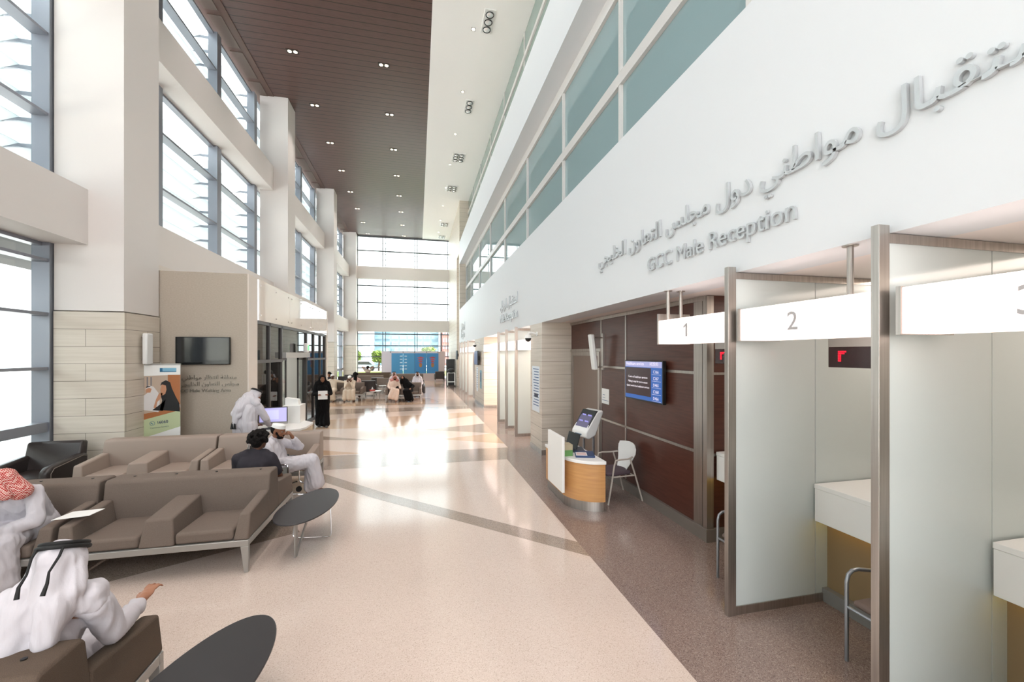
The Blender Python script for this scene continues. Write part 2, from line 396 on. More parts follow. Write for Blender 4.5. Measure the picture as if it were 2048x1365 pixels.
# wall right: header, upper band, soffit
h = MB(); h.box(2.7, YB, 2.96, 3.13, 27.4, 5.18); h.box(3.13, YB, 5.0, 3.4, 27.4, 5.18)
struct(h.build('wall_right', WALLR))
h = MB(); h.box(3.13, YB, 2.96, 5.4, 27.4, 3.1); struct(h.build('ceiling_alcove', mat('alcove_ceiling', 'e6ddd8', .7)))
h = MB(); h.box(2.7, YB, 8.2, 3.6, 27.4, 9.66); struct(h.build('wall_right_upper', WALLR))
# stone end wall of the recess, far right wall
h = MB(); h.box(2.7, 27.4, 0, 3.6, 27.75, 12.4); h.box(2.72, 29.5, 0, 3.1, 37.5, 12.4); h.box(2.72, 27.75, 9.0, 3.1, 29.5, 12.4)
struct(h.build('wall_right_stone', STONE))
h = MB(); h.box(4.6, 27.6, 0, 4.8, 29.6, 9); h.box(2.9, 27.75, 8.9, 4.8, 29.5, 9.1); struct(h.build('wall_right_passage', WALLR))
# level 2 windows (teal) and level 3 glass
my = [3.386 + 3.08 * 0 - 2.7 * 2, .35 + .3, 3.386, 6.0, 8.62, 11.68, 14.87, 17.96, 21.27, 24.77, 27.35]
f = MB()
for y in my: f.box(3.108, y - .03, 5.1, 3.19, y + .03, 8.19)
f.box(3.1, YB, 7.97, 3.22, 27.4, 8.2); f.box(3.1, YB, 6.5, 3.2, 27.4, 6.69)
o = struct(f.build('window_4', mat('pale_frame', 'd2cfcc', .4)))
g = MB(); g.box(3.16, YB, 5.1, 3.17, 27.4, 8.0); g.build('pane', TEAL, o)
f = MB()
for k in range(-3, 8): f.box(3.262, 3.3 + 3.1 * k, 9.6, 3.31, 3.33 + 3.1 * k, 12.4)
f.box(3.25, YB, 11.5, 3.35, 27.4, 11.65)
o = struct(f.build('window_5', mat('pale_frame')))
g = MB(); g.box(3.3, YB, 9.6, 3.31, 27.4, 12.4); g.build('pane', PALEGREEN, o)
# rooms behind the upper glass
h = MB(); h.box(3.6, YB, 4.9, 6.6, 27.4, 5.0); h.box(3.6, YB, 8.3, 6.6, 27.4, 8.4); h.box(6.5, YB, 5, 6.6, 27.4, 12.4); h.box(3.6, YB, 12.4, 6.6, 27.4, 12.5); h.box(-6.5, YB - .3, 12.62, 7, 37.6, 12.8); h.box(6.6, YB - .3, 0, 6.8, 37.6, 12.7); h.box(3.1, 29.5, 12.4, 6.6, 37.6, 12.6)  # last boxes: unseen roof slabs and outer wall, added to keep the sun out
struct(h.build('wall_upper_rooms', mat('office_wall', 'c9c6c0', .8)))
# back wall behind the camera with a tall window
h = MB(); h.box(-6.3, YB - .2, 0, -5.2, YB, 12.4); h.box(2.7, YB - .2, 0, 5.6, YB, 12.4); h.box(-5.2, YB - .2, 11.6, 2.7, YB, 12.4)
struct(h.build('wall_back', WHITE))
# far window wall
f = MB()
for z0, z1 in ((4.2, 5.2), (8.7, 9.75)): f.box(-5.0, 37.1, z0, 2.72, 37.5, z1)
struct(f.build('wall_far_beams', mat('shaded_beam_paint', 'dcd8d3', .7)))
f = MB()
for x in (-5.0, -2.95, -2.72, -.27, -.05, 2.62):
    f.box(x, 37.3, 0, x + .05, 37.42, 12.4)
for z in (.03, 1.05, 2.0, 2.95, 3.95, 6.65, 8.1, 11.1, 12.3): f.box(-5.0, 37.24, z, 2.72, 37.42, z + .07)
o = struct(f.build('window_6', mat('dark_grey_frame', '55585c', .6)))
g = MB(); g.box(-5.0, 37.38, 0, 2.72, 37.39, 12.4); g.build('pane', CLEAR, o)
# alcove back walls
h = MB(); h.box(3.4, 4.33, 0, 3.6, 8.84, 2.96); h.box(3.6, 4.33, 0, 5.4, 4.45, 2.96)
wd = struct(h.build('wall_alcove_wood', WOODD))
t = MB()
for z in (1.02, 2.0): t.box(3.385, 4.5, z, 3.4, 7.28, z + .035)
for y in (6.32,): t.box(3.385, y - .018, .17, 3.4, y + .018, 2.9)
t.box(3.38, 4.40, .15, 3.4, 4.56, 2.96); t.box(3.376, 4.31, .15, 3.47, 4.329, 2.95); t.box(3.376, 4.33, .15, 3.4, 4.385, 2.95)
t.box(3.47, 4.315, 1.02, 5.3, 4.33, 1.05); t.box(3.47, 4.315, 2.0, 5.3, 4.33, 2.03)
t.box(3.374, 4.33, 2.9, 3.4, 8.84, 2.955); t.box(3.377, 7.29, 2.305, 3.4, 8.84, 2.36)
t.box(3.386, 7.255, .17, 3.4, 7.285, 2.9); struct(t.build('trim_1', STEEL))
t = MB(); t.box(3.36, 4.33, 0, 3.4, 7.3, .15); t.box(3.355, 4.29, 0, 5.3, 4.33, .155); struct(t.build('baseboard_right', mat('grey_kickboard', '857d76', .35, metal=.4)))
# door in the wood wall
d = MB(); d.box(3.36, 7.3, 0, 3.4, 7.36, 2.22); d.box(3.36, 8.66, 0, 3.4, 8.75, 2.22); d.box(3.36, 7.3, 2.22, 3.4, 8.75, 2.3)
do = struct(d.build('door_1', STEEL))
d = MB(); d.box(3.375, 7.36, .02, 3.4, 8.66, 2.22); d.build('door_leaf', mat('taupe_door', '7d6a5f', .5), do)
d = MB(); d.cyl((3.33, 7.45, 1.0), (3.33, 7.58, 1.0), .01); d.cyl((3.375, 7.45, 1.0), (3.33, 7.45, 1.0), .012); d.build('door_handle', CHROME, do)
# stone pillars right
h = MB(); h.box(2.7, 8.84, 0.11, 3.6, 9.78, 2.96); pl = struct(h.build('wall_right_pillar', STONE2))
MB().box(2.69, 8.83, 0, 3.42, 9.79, .11).build('kick_plate', STEEL, pl)
h = MB(); h.box(2.7, 17.07, .11, 3.8, 19.9, 2.96); pl2 = struct(h.build('wall_right_pillar_far', STONE2))
MB().box(2.69, 17.06, 0, 3.8, 19.91, .11).build('kick_plate', STEEL, pl2)
# booth back walls
KNEE = mat('bronze_knee_panel', '8d7657', .5)
h = MB(); h.box(4.9, YB, 0, 5.0, 4.33, 2.96); h.box(4.9, 9.78, 0, 5.0, 17.07, 2.96); h.box(4.9, 19.9, 0, 5.0, 27.4, 2.96)
struct(h.build('wall_booth_back', mat('booth_back_wall', 'b9b0a8', .7)))
h = MB(); h.box(3.66, YB, .12, 3.75, 4.33, .74); struct(h.build('wall_booth_knee', KNEE))
h = MB(); h.box(3.6, YB, 0, 3.66, 4.33, .12); struct(h.build('baseboard_booth', mat('grey_skirting', '7f7d7a', .45)))
# vestibule on the left
h = MB(); h.box(-6.2, 9.6, 0, -3.44, 9.75, 3.92)
struct(h.build('wall_left_taupe', TAUPE))
h = MB(); h.box(-3.44, 9.6, 0, -3.42, 10.09, 3.92); h.box(-3.6, 9.75, 0, -3.44, 10.09, 3.92); h.box(-3.6, 17.15, 0, -3.42, 17.35, 3.92); h.box(-5.5, 17.2, 0, -3.6, 17.35, 3.92)
h.box(-5.55, 9.62, 3.9, -3.43, 17.34, 3.925); h.box(-5.56, 9.56, 3.92, -5.5, 17.4, 4.2)
struct(h.build('wall_left_vestibule', mat('vestibule_plaster', 'dcd3ca', .6)))
g = MB()
for a, b2 in ((10.09, 12.45), (12.46, 14.85), (14.86, 17.15)): g.box(-3.47, a, 3.0, -3.42, b2, 3.9)
fs_ = struct(g.build('wall_left_fascia', WHITEGL))
s_ = MB()
for a in (10.25, 11.3, 12.3, 12.6, 13.6, 14.7, 15.0, 16.0, 17.0):
    for z in (3.12, 3.78): s_.cyl((-3.42, a, z), (-3.405, a, z), .018, n=10)
s_.build('fixing_stud', CHROME, fs_)
f = MB()
for y in (10.09, 10.95, 11.85, 14.35, 15.3, 16.3, 17.08): f.box(-3.55, y, 0, -3.45, y + .07, 3.0)
f.box(-3.55, 10.09, 2.93, -3.45, 17.15, 3.0)
f.box(-3.55, 10.09, 2.05, -3.43, 11.9, 2.12); f.box(-3.55, 14.4, 2.05, -3.43, 17.15, 2.12); f.box(-3.55, 10.09, 0, -3.45, 11.9, .1); f.box(-3.55, 14.4, 0, -3.45, 17.15, .1)
f.box(-3.55, 14.4, .95, -3.43, 17.15, 1.0)
vw = struct(f.build('window_7', ALUD))
g = MB(); g.box(-3.5, 10.1, 0, -3.49, 11.85, 2.95); g.box(-3.5, 14.4, 0, -3.49, 17.1, 2.95); g.build('pane', DARKGL, vw)
g = MB(); g.box(-3.5, 11.9, 2.3, -3.49, 14.35, 2.95); g.build('pane', DARKGL, vw)
d = MB(); d.box(-3.6, 11.9, 2.15, -3.36, 14.4, 2.3); dd = struct(d.build('door_2', GREYM))
d = MB()
for y0, y1 in ((11.95, 12.6), (13.75, 14.38)):
    d.box(-3.58, y0, 0, -3.54, y0 + .05, 2.15); d.box(-3.58, y1 - .05, 0, -3.54, y1, 2.15); d.box(-3.58, y0, 2.08, -3.54, y1, 2.15); d.box(-3.58, y0, 0, -3.54, y1, .1)
d.build('door_frame', ALUD, dd)
d = MB()
for y0, y1 in ((12.0, 12.55), (13.8, 14.33)): d.box(-3.565, y0, .1, -3.555, y1, 2.08)
d.build('door_pane', CLEAR, dd)
# dark panels inside vestibule (other side framing)
f = MB()
for y in (10.2, 11.2, 12.2, 13.2, 15.5, 16.4): f.box(-5.3, y, 0, -5.22, y + .08, 3.0)
f.box(-5.3, 9.8, 2.1, -5.22, 17.2, 2.18)
struct(f.build('window_8', ALUD))

# =================================================================== OUTSIDE
h = MB(); h.box(-60, -40, -.3, 60, 120, -.12); struct(h.build('ground_outside', mat('pale_paving_outside', 'c4c0bc', .9)))
h = MB(); h.box(-11.2, -12, -.12, -11, 9.2, 3.3); struct(h.build('wall_outside_court', mat('pale_stone_outside', 'e9e4da', .8)))
h = MB(); h.box(-7.35, -8, 4.15, -6.42, 12, 4.3)
tag(h.build('canopy', mat('dark_canopy', '34312f', .7)), 'dark flat canopy just outside the tall window by the pillar', 'canopy')
h = MB(); h.box(-8.5, -8, 4.15, -7.7, 14.5, 4.3)
tag(h.build('canopy', mat('dark_canopy', '34312f', .7)), 'second dark canopy strip outside the tall window, farther from the glass', 'canopy')
# louver blades: each blade a thing; one blade runs a window bay
lou = None; n = 0
for z0, z1 in ((5.2, 8.6), (9.75, 12.3)):
    z = z0 + .1
    while z < z1:
        for k, (ya, yb) in enumerate(((-7.5, 8.1), (8.3, 17.6), (17.8, 26.9), (27.1, 37.3))):
            if lou is None:
                pass
            q = MB(); L_ = yb - ya
            q.prism([(-.34, -.15), (.22, .06), (.22, .075), (-.34, -.135)], 0, L_, 'y')
            t = thing('louver_blade', 'white sunshade blade running outside the window wall', 'louver', (-6.75, ya, z), 0, 'white sunshade blades outside the window wall')
            q.build('blade', LOUV, t)
            for y in ml:
                if ya < y + .13 < yb: MB().prism([(-.1, -.03), (.2, .0), (.48, -.02), (.48, .06), (.2, .06)], y + .12 - ya, y + .15 - ya, 'y').build('bracket', ALU, t)
        z += .44
for z in [5.45 + .48 * k for k in range(7)] + [10.0 + .48 * k for k in range(5)]:
    t = thing('louver_blade', 'white sunshade blade outside the end window', 'louver', (0, 37.7, z), 0, 'white sunshade blades outside the end window')
    MB().prism([(-.1, -.04), (.25, .03), (.25, .05), (-.1, -.01)], -6, 3.5, 'x').build('blade', LOUV, t)
    for x in (-2.95, -2.72, -.27, -.05): MB().box(x, -.29, -.04, x + .05, .0, .03).build('bracket', ALU, t)
BLG = mat('blue_glass_facade', '55707c', .35, noise_=('7a939c', (.4, .4, .8), .4, .6))
def building(name, label, x0, x1, y, z1, wall, win, nx, nz, gap=.35, depth=8):
    t = thing(name, label, 'building', ((x0 + x1) / 2, y, -.12)); w = x1 - x0
    B(-w / 2, 0, 0, w / 2, depth, z1).build('facade', wall, t)
    for i in range(nx):
        for j in range(nz):
            a = -w / 2 + w * (i + gap / 2) / nx; b2 = -w / 2 + w * (i + 1 - gap / 2) / nx
            B(a, -.1, z1 * (j + .3) / nz, b2, .01, z1 * (j + .85) / nz).build('window', win, t)
    B(-w / 2 - .2, -.2, z1, w / 2 + .2, depth, z1 + .4).build('parapet', wall, t)
    return t
WOUT = mat('white_render', '7d8084', .8)
building('office_building', 'pale building with blue window bands beyond the end window', -17, -9.6, 82, 8.6, mat('pale_render', 'a4a8ac', .8), BLG, 3, 4)
building('office_building', 'blue glass office block filling the middle of the end window', -8.9, 4.5, 92, 9.2, mat('blue_grey_facade', '5b7683', .5), BLG, 8, 7, .16)
building('office_building', 'reddish building beside the blue glass block', 5.2, 6.9, 90, 9.0, mat('red_render', '94625a', .8), WOUT, 3, 6)
def tree(x, y, hgt, label):
    t = thing('tree', label, 'tree', (x, y, -.12))
    MB().tube([(0, 0, 0), (.05, 0, hgt * .4), (0, .1, hgt * .7)], [.16, .12, .05]).build('trunk', mat('bark', '4a3a2c', .9), t)
    q = MB(); rnd = random.Random(int(x * 10) + 3)
    for k in range(700):
        a = rnd.uniform(0, 2 * PI); rr = rnd.random() ** .4; ph = rnd.uniform(-1, 1)
        c_ = Vector((math.cos(a) * rr * hgt * .32, math.sin(a) * rr * hgt * .32, hgt * .68 + ph * hgt * .3 * math.sqrt(max(0, 1 - (rr * .8) ** 2))))
        u = Vector((rnd.uniform(-1, 1), rnd.uniform(-1, 1), rnd.uniform(-.5, .5))).normalized() * .22; w_ = Vector((rnd.uniform(-1, 1), rnd.uniform(-1, 1), rnd.uniform(-1, 1))).normalized() * .16
        q.add([c_ - u, c_ + w_, c_ + u, c_ - w_], [(0, 1, 2, 3)])
    q.build('crown', mat('bright_green_leaves', '5c6e1e', .7), t)
tree(-5.4, 62, 3.0, 'small bright green tree seen through the end window beside the blue boards')
tree(-9.3, 66, 3.0, 'small green tree by the pale building, beyond the end window')
tree(1.8, 70, 3.7, 'green tree whose crown shows above the blue boards')
B(-30, 46, -.12, 10, 60, -.08).build('lawn', mat('grass_green', '66782c', .95)); tag(bpy.data.objects['lawn'], 'strip of green lawn outside the end window', 'lawn', kind='stuff')
def car(x, y, col, label):
    t = thing('car', label, 'car', (x, y, -.1))
    MB().prism([(-2.1, .3), (2.1, .3), (2.1, .75), (1.3, .85), (.8, 1.35), (-1.0, 1.38), (-1.6, .9), (-2.1, .85)], -.85, .85, 'y').build('body', mat('car_paint_' + col, col, .3), t, bevel=.06)
    MB().prism([(1.2, .87), (.76, 1.3), (-.95, 1.32), (-1.45, .9)], -.87, -.84, 'y').build('window', BPLAS, t)
    for xx in (-1.3, 1.3):
        MB().cyl((xx, -.88, .32), (xx, -.6, .32), .32).build('wheel', BPLAS, t)
car(-7.6, 63, '8f969c', 'silver car parked beyond the end window')
car(-9.0, 68, 'a8acb0', 'white car parked behind the small green tree')

# =================================================================== SOFAS
def sofa(name, label, loc, rz, w, fab, frame, double=True, nseat=2, buttons=True, group=None, cat='sofa'):
    t = thing(name, label, cat, loc, rz, group); hw = w / 2
    sides = (-1, 1) if double else (-1,)
    ye = .785; yb = .125
    # metal frame
    f = MB(); y1 = ye if double else .14
    f.box(-hw, -ye, .27, hw, -ye + .045, .335); f.box(-hw, y1 - .045, .27, hw, y1, .335); f.box(-hw, -ye + .046, .27, -hw + .045, y1 - .046, .335); f.box(hw - .045, -ye + .046, .27, hw, y1 - .046, .335)
    f.box(-.02, -ye + .02, .28, .02, y1 - .02, .33)
    f.build('frame', frame, t, bevel=.006)
    for sx in (-1, 1):
        for yy in (-ye, y1):
            sy = -1 if yy < 0 else 1; a = sx * hw; q = MB()
            top = [(a, yy), (a - sx * .075, yy), (a - sx * .075, yy - sy * .045), (a, yy - sy * .045)]
            bot = [(a, yy), (a - sx * .042, yy), (a - sx * .042, yy - sy * .035), (a, yy - sy * .035)]
            vs = [(x, y, .0) for x, y in bot] + [(x, y, .272) for x, y in top]
            q.add(vs, [(0, 1, 2, 3), (7, 6, 5, 4), (0, 4, 5, 1), (1, 5, 6, 2), (2, 6, 7, 3), (3, 7, 4, 0)])
            q.build('leg', frame, t, bevel=.004)
    # backrest, shared when the sofa has seats on both sides
    if double: prof = [(-.17, .34), (-.175, .62), (-.145, .83), (-.12, .86), (.12, .86), (.145, .83), (.175, .62), (.17, .34)]
    else: prof = [(-.17, .34), (-.175, .62), (-.13, .83), (-.10, .86), (.09, .86), (.12, .83), (.13, .34)]
    br = MB().prism(prof, -hw, hw, 'x').build('backrest', fab, t, bevel=.018, seg=3)
    if buttons:
        for k in range(4):
            x = -hw + w * (k + .5) / 4 + (.06 if k == 3 else 0)
            MB().cyl((x, 0, .859), (x, 0, .866), .012, n=14).build('button', BPLAS, br)
    aw = .125; mw = .27; sw = (w - 2 * aw - (nseat - 1) * mw) / nseat
    for s in sides:
        def arm(x0, x1, i0, i1):
            """arm block from the front (ye) to the backrest; i0, i1 insets of its top"""
            q = MB(); yf = s * ye; ybk = s * .165
            vs = [(x0, yf, .335), (x1, yf, .335), (x1, ybk, .335), (x0, ybk, .335),
                  (x0 + i0, yf - s * .045, .60), (x1 - i1, yf - s * .045, .60), (x1 - i1, ybk, .665), (x0 + i0, ybk, .665)]
            fs = [(0, 1, 2, 3), (4, 7, 6, 5), (0, 4, 5, 1), (1, 5, 6, 2), (2, 6, 7, 3), (3, 7, 4, 0)]
            if s < 0: fs = [f_[::-1] for f_ in fs]
            q.add(vs, fs); o = q.build('armrest', fab, t, bevel=.02, seg=3)
        arm(-hw, -hw + aw + .02, 0, .045); arm(hw - aw - .02, hw, .045, 0)
        x = -hw + aw
        for k in range(nseat):
            q = MB(); yf = s * (ye - .01); yk = s * .16
            q.box(x + .02, min(yf, yk), .337, x + sw - .02, max(yf, yk), .455); q.build('seat_cushion', fab, t, bevel=.03, seg=3); x += sw
            if k < nseat - 1: arm(x - .02, x + mw + .02, .035, .035); x += mw
    return t
sofa('double_sided_sofa', 'grey-brown double-sided sofa with silver legs next to the oval side table', (-2.52, 5.55, 0), 0, 1.64, FAB, GREYM)
sofa('double_sided_sofa', 'grey-brown double-sided sofa on which the man in the red checked headscarf sits', (-4.21, 5.55, 0), 0, 1.64, FAB, GREYM)
sofa('double_sided_sofa', 'dark brown double-sided sofa carrying the man with the black head cord', (-2.42, 2.33, 0), 0, 1.64, FABD, GREYM)
sofa('double_sided_sofa', 'brown sofa end beyond the picture edge beside the man with the black head cord', (-4.1, 2.33, 0), 0, 1.64, FABD, GREYM)
sofa('sofa', 'beige vinyl two-seat sofa standing next to the dark leather armchair', (-4.14, 8.12, 0), 0, 1.61, VINYL, GREYM, double=False, buttons=False)
sofa('sofa', 'beige vinyl two-seat sofa behind the curly-haired man', (-2.50, 8.12, 0), 0, 1.61, VINYL, GREYM, double=False, buttons=False)
# far seating group
sofa('double_sided_sofa', 'far grey-brown sofa on which the man holds his hands before his face', (-3.45, 21.7, 0), 0, 1.75, FAB, GREYM, buttons=False)
sofa('double_sided_sofa', 'far grey-brown sofa on which the veiled woman in black leans', (-.64, 21.0, 0), 0, 1.66, FAB, GREYM, buttons=False)
sofa('sofa', 'long taupe sofa back seen behind the woman with long black hair', (-3.05, 28.6, 0), PI, 1.7, FAB, GREYM, double=False, buttons=False)
sofa('sofa', 'long taupe sofa in front of the blue boards', (-.75, 30.2, 0), PI, 2.3, FAB, GREYM, double=False, buttons=False)
sofa('sofa', 'dark sofa under the end window beside the person with raised arms', (-3.3, 33.2, 0), PI, 2.6, FABD, GREYM, double=False, buttons=False)
sofa('sofa', 'taupe sofa unit half hidden between the white side table and the checked-scarf man', (-1.75, 25.2, 0), PI, 1.1, FAB, GREYM, double=False, nseat=1, buttons=False)

# leather armchair -------------------------------------------------------
def armchair(name, label, loc, rz, group=None):
    t = thing(name, label, 'armchair', loc, rz, group)
    MB().box(-.28, -.40, .22, .28, .28, .45).build('seat', LEATH, t, bevel=.05, seg=3)
    MB().prism([(.2, .25), (.42, .25), (.50, .84), (.36, .86)], -.36, .36, 'x').build('backrest', LEATH, t, bevel=.04, seg=3)
    for s in (-1, 1):
        a = MB().prism([(-.42, .18), (.42, .18), (.42, .64), (.3, .66), (-.34, .60), (-.42, .54)], min(s * .28, s * .40), max(s * .28, s * .40), 'x').build('armrest', LEATH, t, bevel=.04, seg=3)
        MB().tube([(s * .402, -.36, .2), (s * .402, -.36, .5), (s * .402, -.3, .565), (s * .402, .3, .625), (s * .402, .38, .6), (s * .402, .38, .2)], .006, n=6).build('piping', mat('pale_piping', '7f746c', .5), a)
        for y in (-.36, .36): MB().cyl((s * .34, y, 0), (s * .34, y, .2), .02, n=10).build('leg', GREYM, t)
    return t
ac = armchair('armchair', 'dark brown leather armchair with pale piping against the stone pillar', (-5.63, 7.72, 0), .05)
for k, (x, y, r, l) in enumerate([(-2.55, 23.6, PI, 'dark armchair seen from behind, beside the white round table'),
                                  (-2.35, 26.5, PI, 'dark armchair standing behind the long taupe sofa in the far lounge'),
                                  (-4.55, 27.6, 0, 'dark armchair in front of the pale stone column in the far lounge'),
                                  (-4.5, 29.6, 0, 'dark armchair behind the white bottles in the far lounge'),
                                  (-.95, 24.1, PI, 'dark armchair seen from behind to the side of the seated man with the checked scarf'),
                                  (1.75, 34.6, PI, 'dark chair alone at the foot of the blue boards')]):
    dup(ac, (x, y, 0), r, l)

# oval tables ---------------------------------------------------------------
def oval_table(label, loc, rz, a=.42, b=.27, h=.45, top=TABLET, name='oval_side_table'):
    t = thing(name, label, 'table', loc, rz)
    n = 64; pts = [((a if True else a) * math.cos(2 * PI * k / n) * (1 + .06 * math.cos(2 * PI * k / n)), b * math.sin(2 * PI * k / n)) for k in range(n)]
    MB().prism(pts, h - .014, h).build('table_top', top, t, bevel=.004)
    q = MB(); q.prism([(-.36, 0), (-.30, 0), (-.30, h - .014), (-.36, h - .014)], -.008, .008, 'y')
    q.prism([(-.36, 0), (-.31, 0), (.16, h - .014), (.10, h - .014)], -.006, .006, 'y')
    q.build('flat_leg', GREYM, t)
    MB().tube([(.17, .2, h - .014), (.13, .225, .05), (.13, .21, .022), (.13, .18, .015), (.13, -.18, .015), (.13, -.21, .022), (.13, -.225, .05), (.17, -.2, h - .014)], .007, n=8).build('wire_leg', CHROME, t, smooth=True)
    return t
oval_table('dark oval side table standing at the end of the grey-brown sofa in the middle', (-1.27, 5.34, 0), math.radians(82), .61, .295)
oval_table('dark oval side table cut off by the bottom picture edge', (-1.17, 2.52, 0), math.radians(80), .63, .29)
def round_table(label, loc, r=.27, h=.47):
    t = thing('round_side_table', label, 'table', loc)
    MB().cyl((0, 0, h - .02), (0, 0, h), r, n=32).build('table_top', LAMW, t)
    for k in range(3):
        a = 2 * PI * k / 3; MB().tube([(.16 * math.cos(a), .16 * math.sin(a), h - .02), (.2 * math.cos(a), .2 * math.sin(a), 0)], .012, n=8).build('leg', GREYM, t)
    return t
round_table('white round side table between the two far seating groups', (-1.98, 21.1, 0))
round_table('white round side table behind the first one, near the dark armchair', (-1.85, 24.6, 0), .3)
round_table('small white table beside the far column carrying two white bottles', (-4.15, 25.2, 0), .3, .5)
for x, l in ((-4.3, 'white bottle on the small far table, nearer the column'), (-4.05, 'white bottle on the small far table, farther from the column')):
    t = thing('bottle', l, 'bottle', (x, 25.15, .5))
    MB().cyl((0, 0, 0), (0, 0, .2), .045, n=14).build('bottle_body', WPLAS, t); MB().cyl((0, 0, .2), (0, 0, .27), .02, n=10).build('pump', WPLAS, t)
t = thing('tissue_box', 'red and white tissue box on the edge of the white round table', 'tissue box', (-2.13, 21.05, .47), .4)
MB().box(-.12, -.06, 0, .12, .06, .07).build('box', mat('red_card', 'b0392f', .6), t)
MB().prism([(-.05, .07), (.05, .07), (.03, .12), (0, .2), (-.03, .12)], -.02, .02, 'y').build('tissue', PAPER, t)

# =================================================================== RIGHT SIDE: booths
PART = 0
def partition(label, y, group=None, x1=4.9, gl=True):
    t = thing('booth_partition', label, 'partition', (2.59, y, 0), 0, group)
    MB().box(0, 0, 0, .08, .045, 3.0).build('post', STEEL, t, bevel=.002)
    MB().box(.08, .008, 2.9, x1 - 2.59, .037, 2.955).build('top_rail', STEEL, t)
    MB().box(.08, .005, 0, x1 - 2.59, .04, .075).build('bottom_rail', STEEL, t)
    MB().box(.08, .015, .075, .93, .03, 2.9).build('glass_panel', FROST, t)
    MB().box(.94, .015, .075, x1 - 2.59, .03, 2.9).build('glass_panel', FROST, t)
    return t
partition('frosted glass booth partition with steel post between signs 1 and 2', 3.04)
partition('frosted glass booth partition with steel post just past sign 2', 1.853)
partition('frosted glass booth partition beyond the picture edge past sign 3', .66)
L2 = ['frosted partition of the far booths standing right by the stone pillar with the notice', 'middle frosted partition of the far booths past the stone pillar with the notice', 'third frosted partition of the far booths, next to the orange-lit stone wall']
for l, y in zip(L2, (10.99, 12.26, 13.53)): partition(l, y)
for l, y in zip(['partition of the farthest booths, nearest the pillar with the wall screen', 'second partition of the farthest booths counted from the pillar with the wall screen', 'third partition of the farthest booths counted from the pillar with the wall screen', 'last partition of the farthest booths at the end of the hall'], (22.15, 23.7, 25.2, 26.6)): partition(l, y)
struct(MB().box(2.62, 20.02, .1, 3.6, 20.05, 2.4).build('wall_booth_screen', mat('pale_screen', 'e0dcd8', .5)))
# lit signs
def sign(label, y0, y1, num=None, stems=(.12,), plate=False, name='booth_sign'):
    t = thing(name, label, 'sign', (2.65, y0, 2.365)); L_ = y1 - y0
    MB().box(0, 0, 0, .3, L_ - .06, .262).build('light_box', SIGNLIT, t, bevel=.006)
    MB().box(-.006, L_ - .06, -.004, .4, L_ - .035, .268 if not plate else .34).build('end_plate', STEEL, t)
    for s_ in stems:
        for x in ((.1,) if not plate else (.08, .24)):
            MB().cyl((x, s_, .262), (x, s_, .595), .019, n=14).build('stem', STEEL, t)
            MB().cyl((x, s_, .588), (x, s_, .595), .045, n=18).build('flange', STEEL, t)
    if num == '1':
        yc = L_ * .5; MB().prism([(yc, .065), (yc + .028, .065), (yc + .028, .17), (yc + .062, .152), (yc + .062, .172), (yc + .022, .2), (yc, .2)], -.0035, -.0005, 'x').build('numeral', NUMG, t)
    elif num: text('numeral', num, NUMG, onX(-.0005, L_ * .5 + .05, .065), size=.19, extrude=.003, offset=.006, parent=t)
    return t
sign('lit booth sign numbered 1 with its two ceiling stems', 3.10, 4.24, '1', (1.02,), True)
s2 = sign('lit booth sign numbered 2 hanging between two steel posts', 1.91, 3.03, '2', (.23,))
s3 = sign('lit booth sign numbered 3 cut off by the picture edge', .72, 1.84, '3', (.23,))
for l, a, b2 in (('lit blank sign by the stone pillar with the notice', 9.8, 10.97), ('lit blank sign between the two posts nearest the stone pillar with the notice', 11.05, 12.24), ('lit blank sign between the second and third posts past the stone pillar with the notice', 12.32, 13.5),
              ('lit blank sign in front of the orange-lit stone wall', 13.6, 16.9)): sign(l, a, b2)
for l, a, b2 in (('lit blank sign directly past the pillar with the wall screen', 19.95, 22.1), ('lit blank sign of the farthest booths, after the first post', 22.2, 23.65), ('lit blank sign of the farthest booths, after the second post', 23.75, 25.15), ('lit blank sign of the farthest booths, before the end post', 25.25, 26.55)): sign(l, a, b2)
# counters
def counter(label, y0, y1):
    t = thing('booth_counter', label, 'counter', (3.5, y0, 0))
    MB().box(0, 0, .745, 1.35, y1 - y0, 1.04).build('counter_body', LAMW, t, bevel=.004)
    MB().box(-.006, 0, 1.04, 1.35, y1 - y0, 1.08).build('counter_top', LAMW, t, bevel=.004)
    MB().box(.07, .03, .725, .1, y1 - y0 - .03, .745).build('light_strip', mat('yellow_light_strip', 'ffe060', .5, emit='ffd21e', es=.55), t)
counter('white booth counter below sign 2', 1.9, 3.04); counter('white booth counter at the picture edge below sign 3', .71, 1.85); counter('white booth counter of booth 1 hidden behind the steel post', 3.09, 4.3)
# ticket displays
def display(label, y0, y1, txt):
    t = thing('ticket_display', label, 'display', (3.4, y0, 2.14)); L_ = y1 - y0
    MB().box(0, 0, 0, .12, L_, .17).build('housing', mat('dark_red_display', '2a0f12', .25), t, bevel=.004)
    MB().box(.0, 0, .17, .12, L_, .245).build('bracket', GREYM, t); MB().cyl((.06, L_ / 2, .24), (.06, L_ / 2, .82), .015).build('stem', STEEL, t)
    q = MB()
    pat = ['11111', '11110', '11000', '11000', '11000', '11000']
    for r_, row in enumerate(pat):
        for c_, ch in enumerate(row):
            if ch == '1': q.box(-.002, L_ - .085 - c_ * .014 - .011, .125 - r_ * .015, 0, L_ - .085 - c_ * .014, .137 - r_ * .015)
    q.build('led_figures', REDLED, t)
display('dark red LED ticket display hanging in booth 2', 2.05, 2.83, 'F'); display('dark red LED ticket display in booth 1 half hidden by the steel post', 3.7, 4.2, 'F')
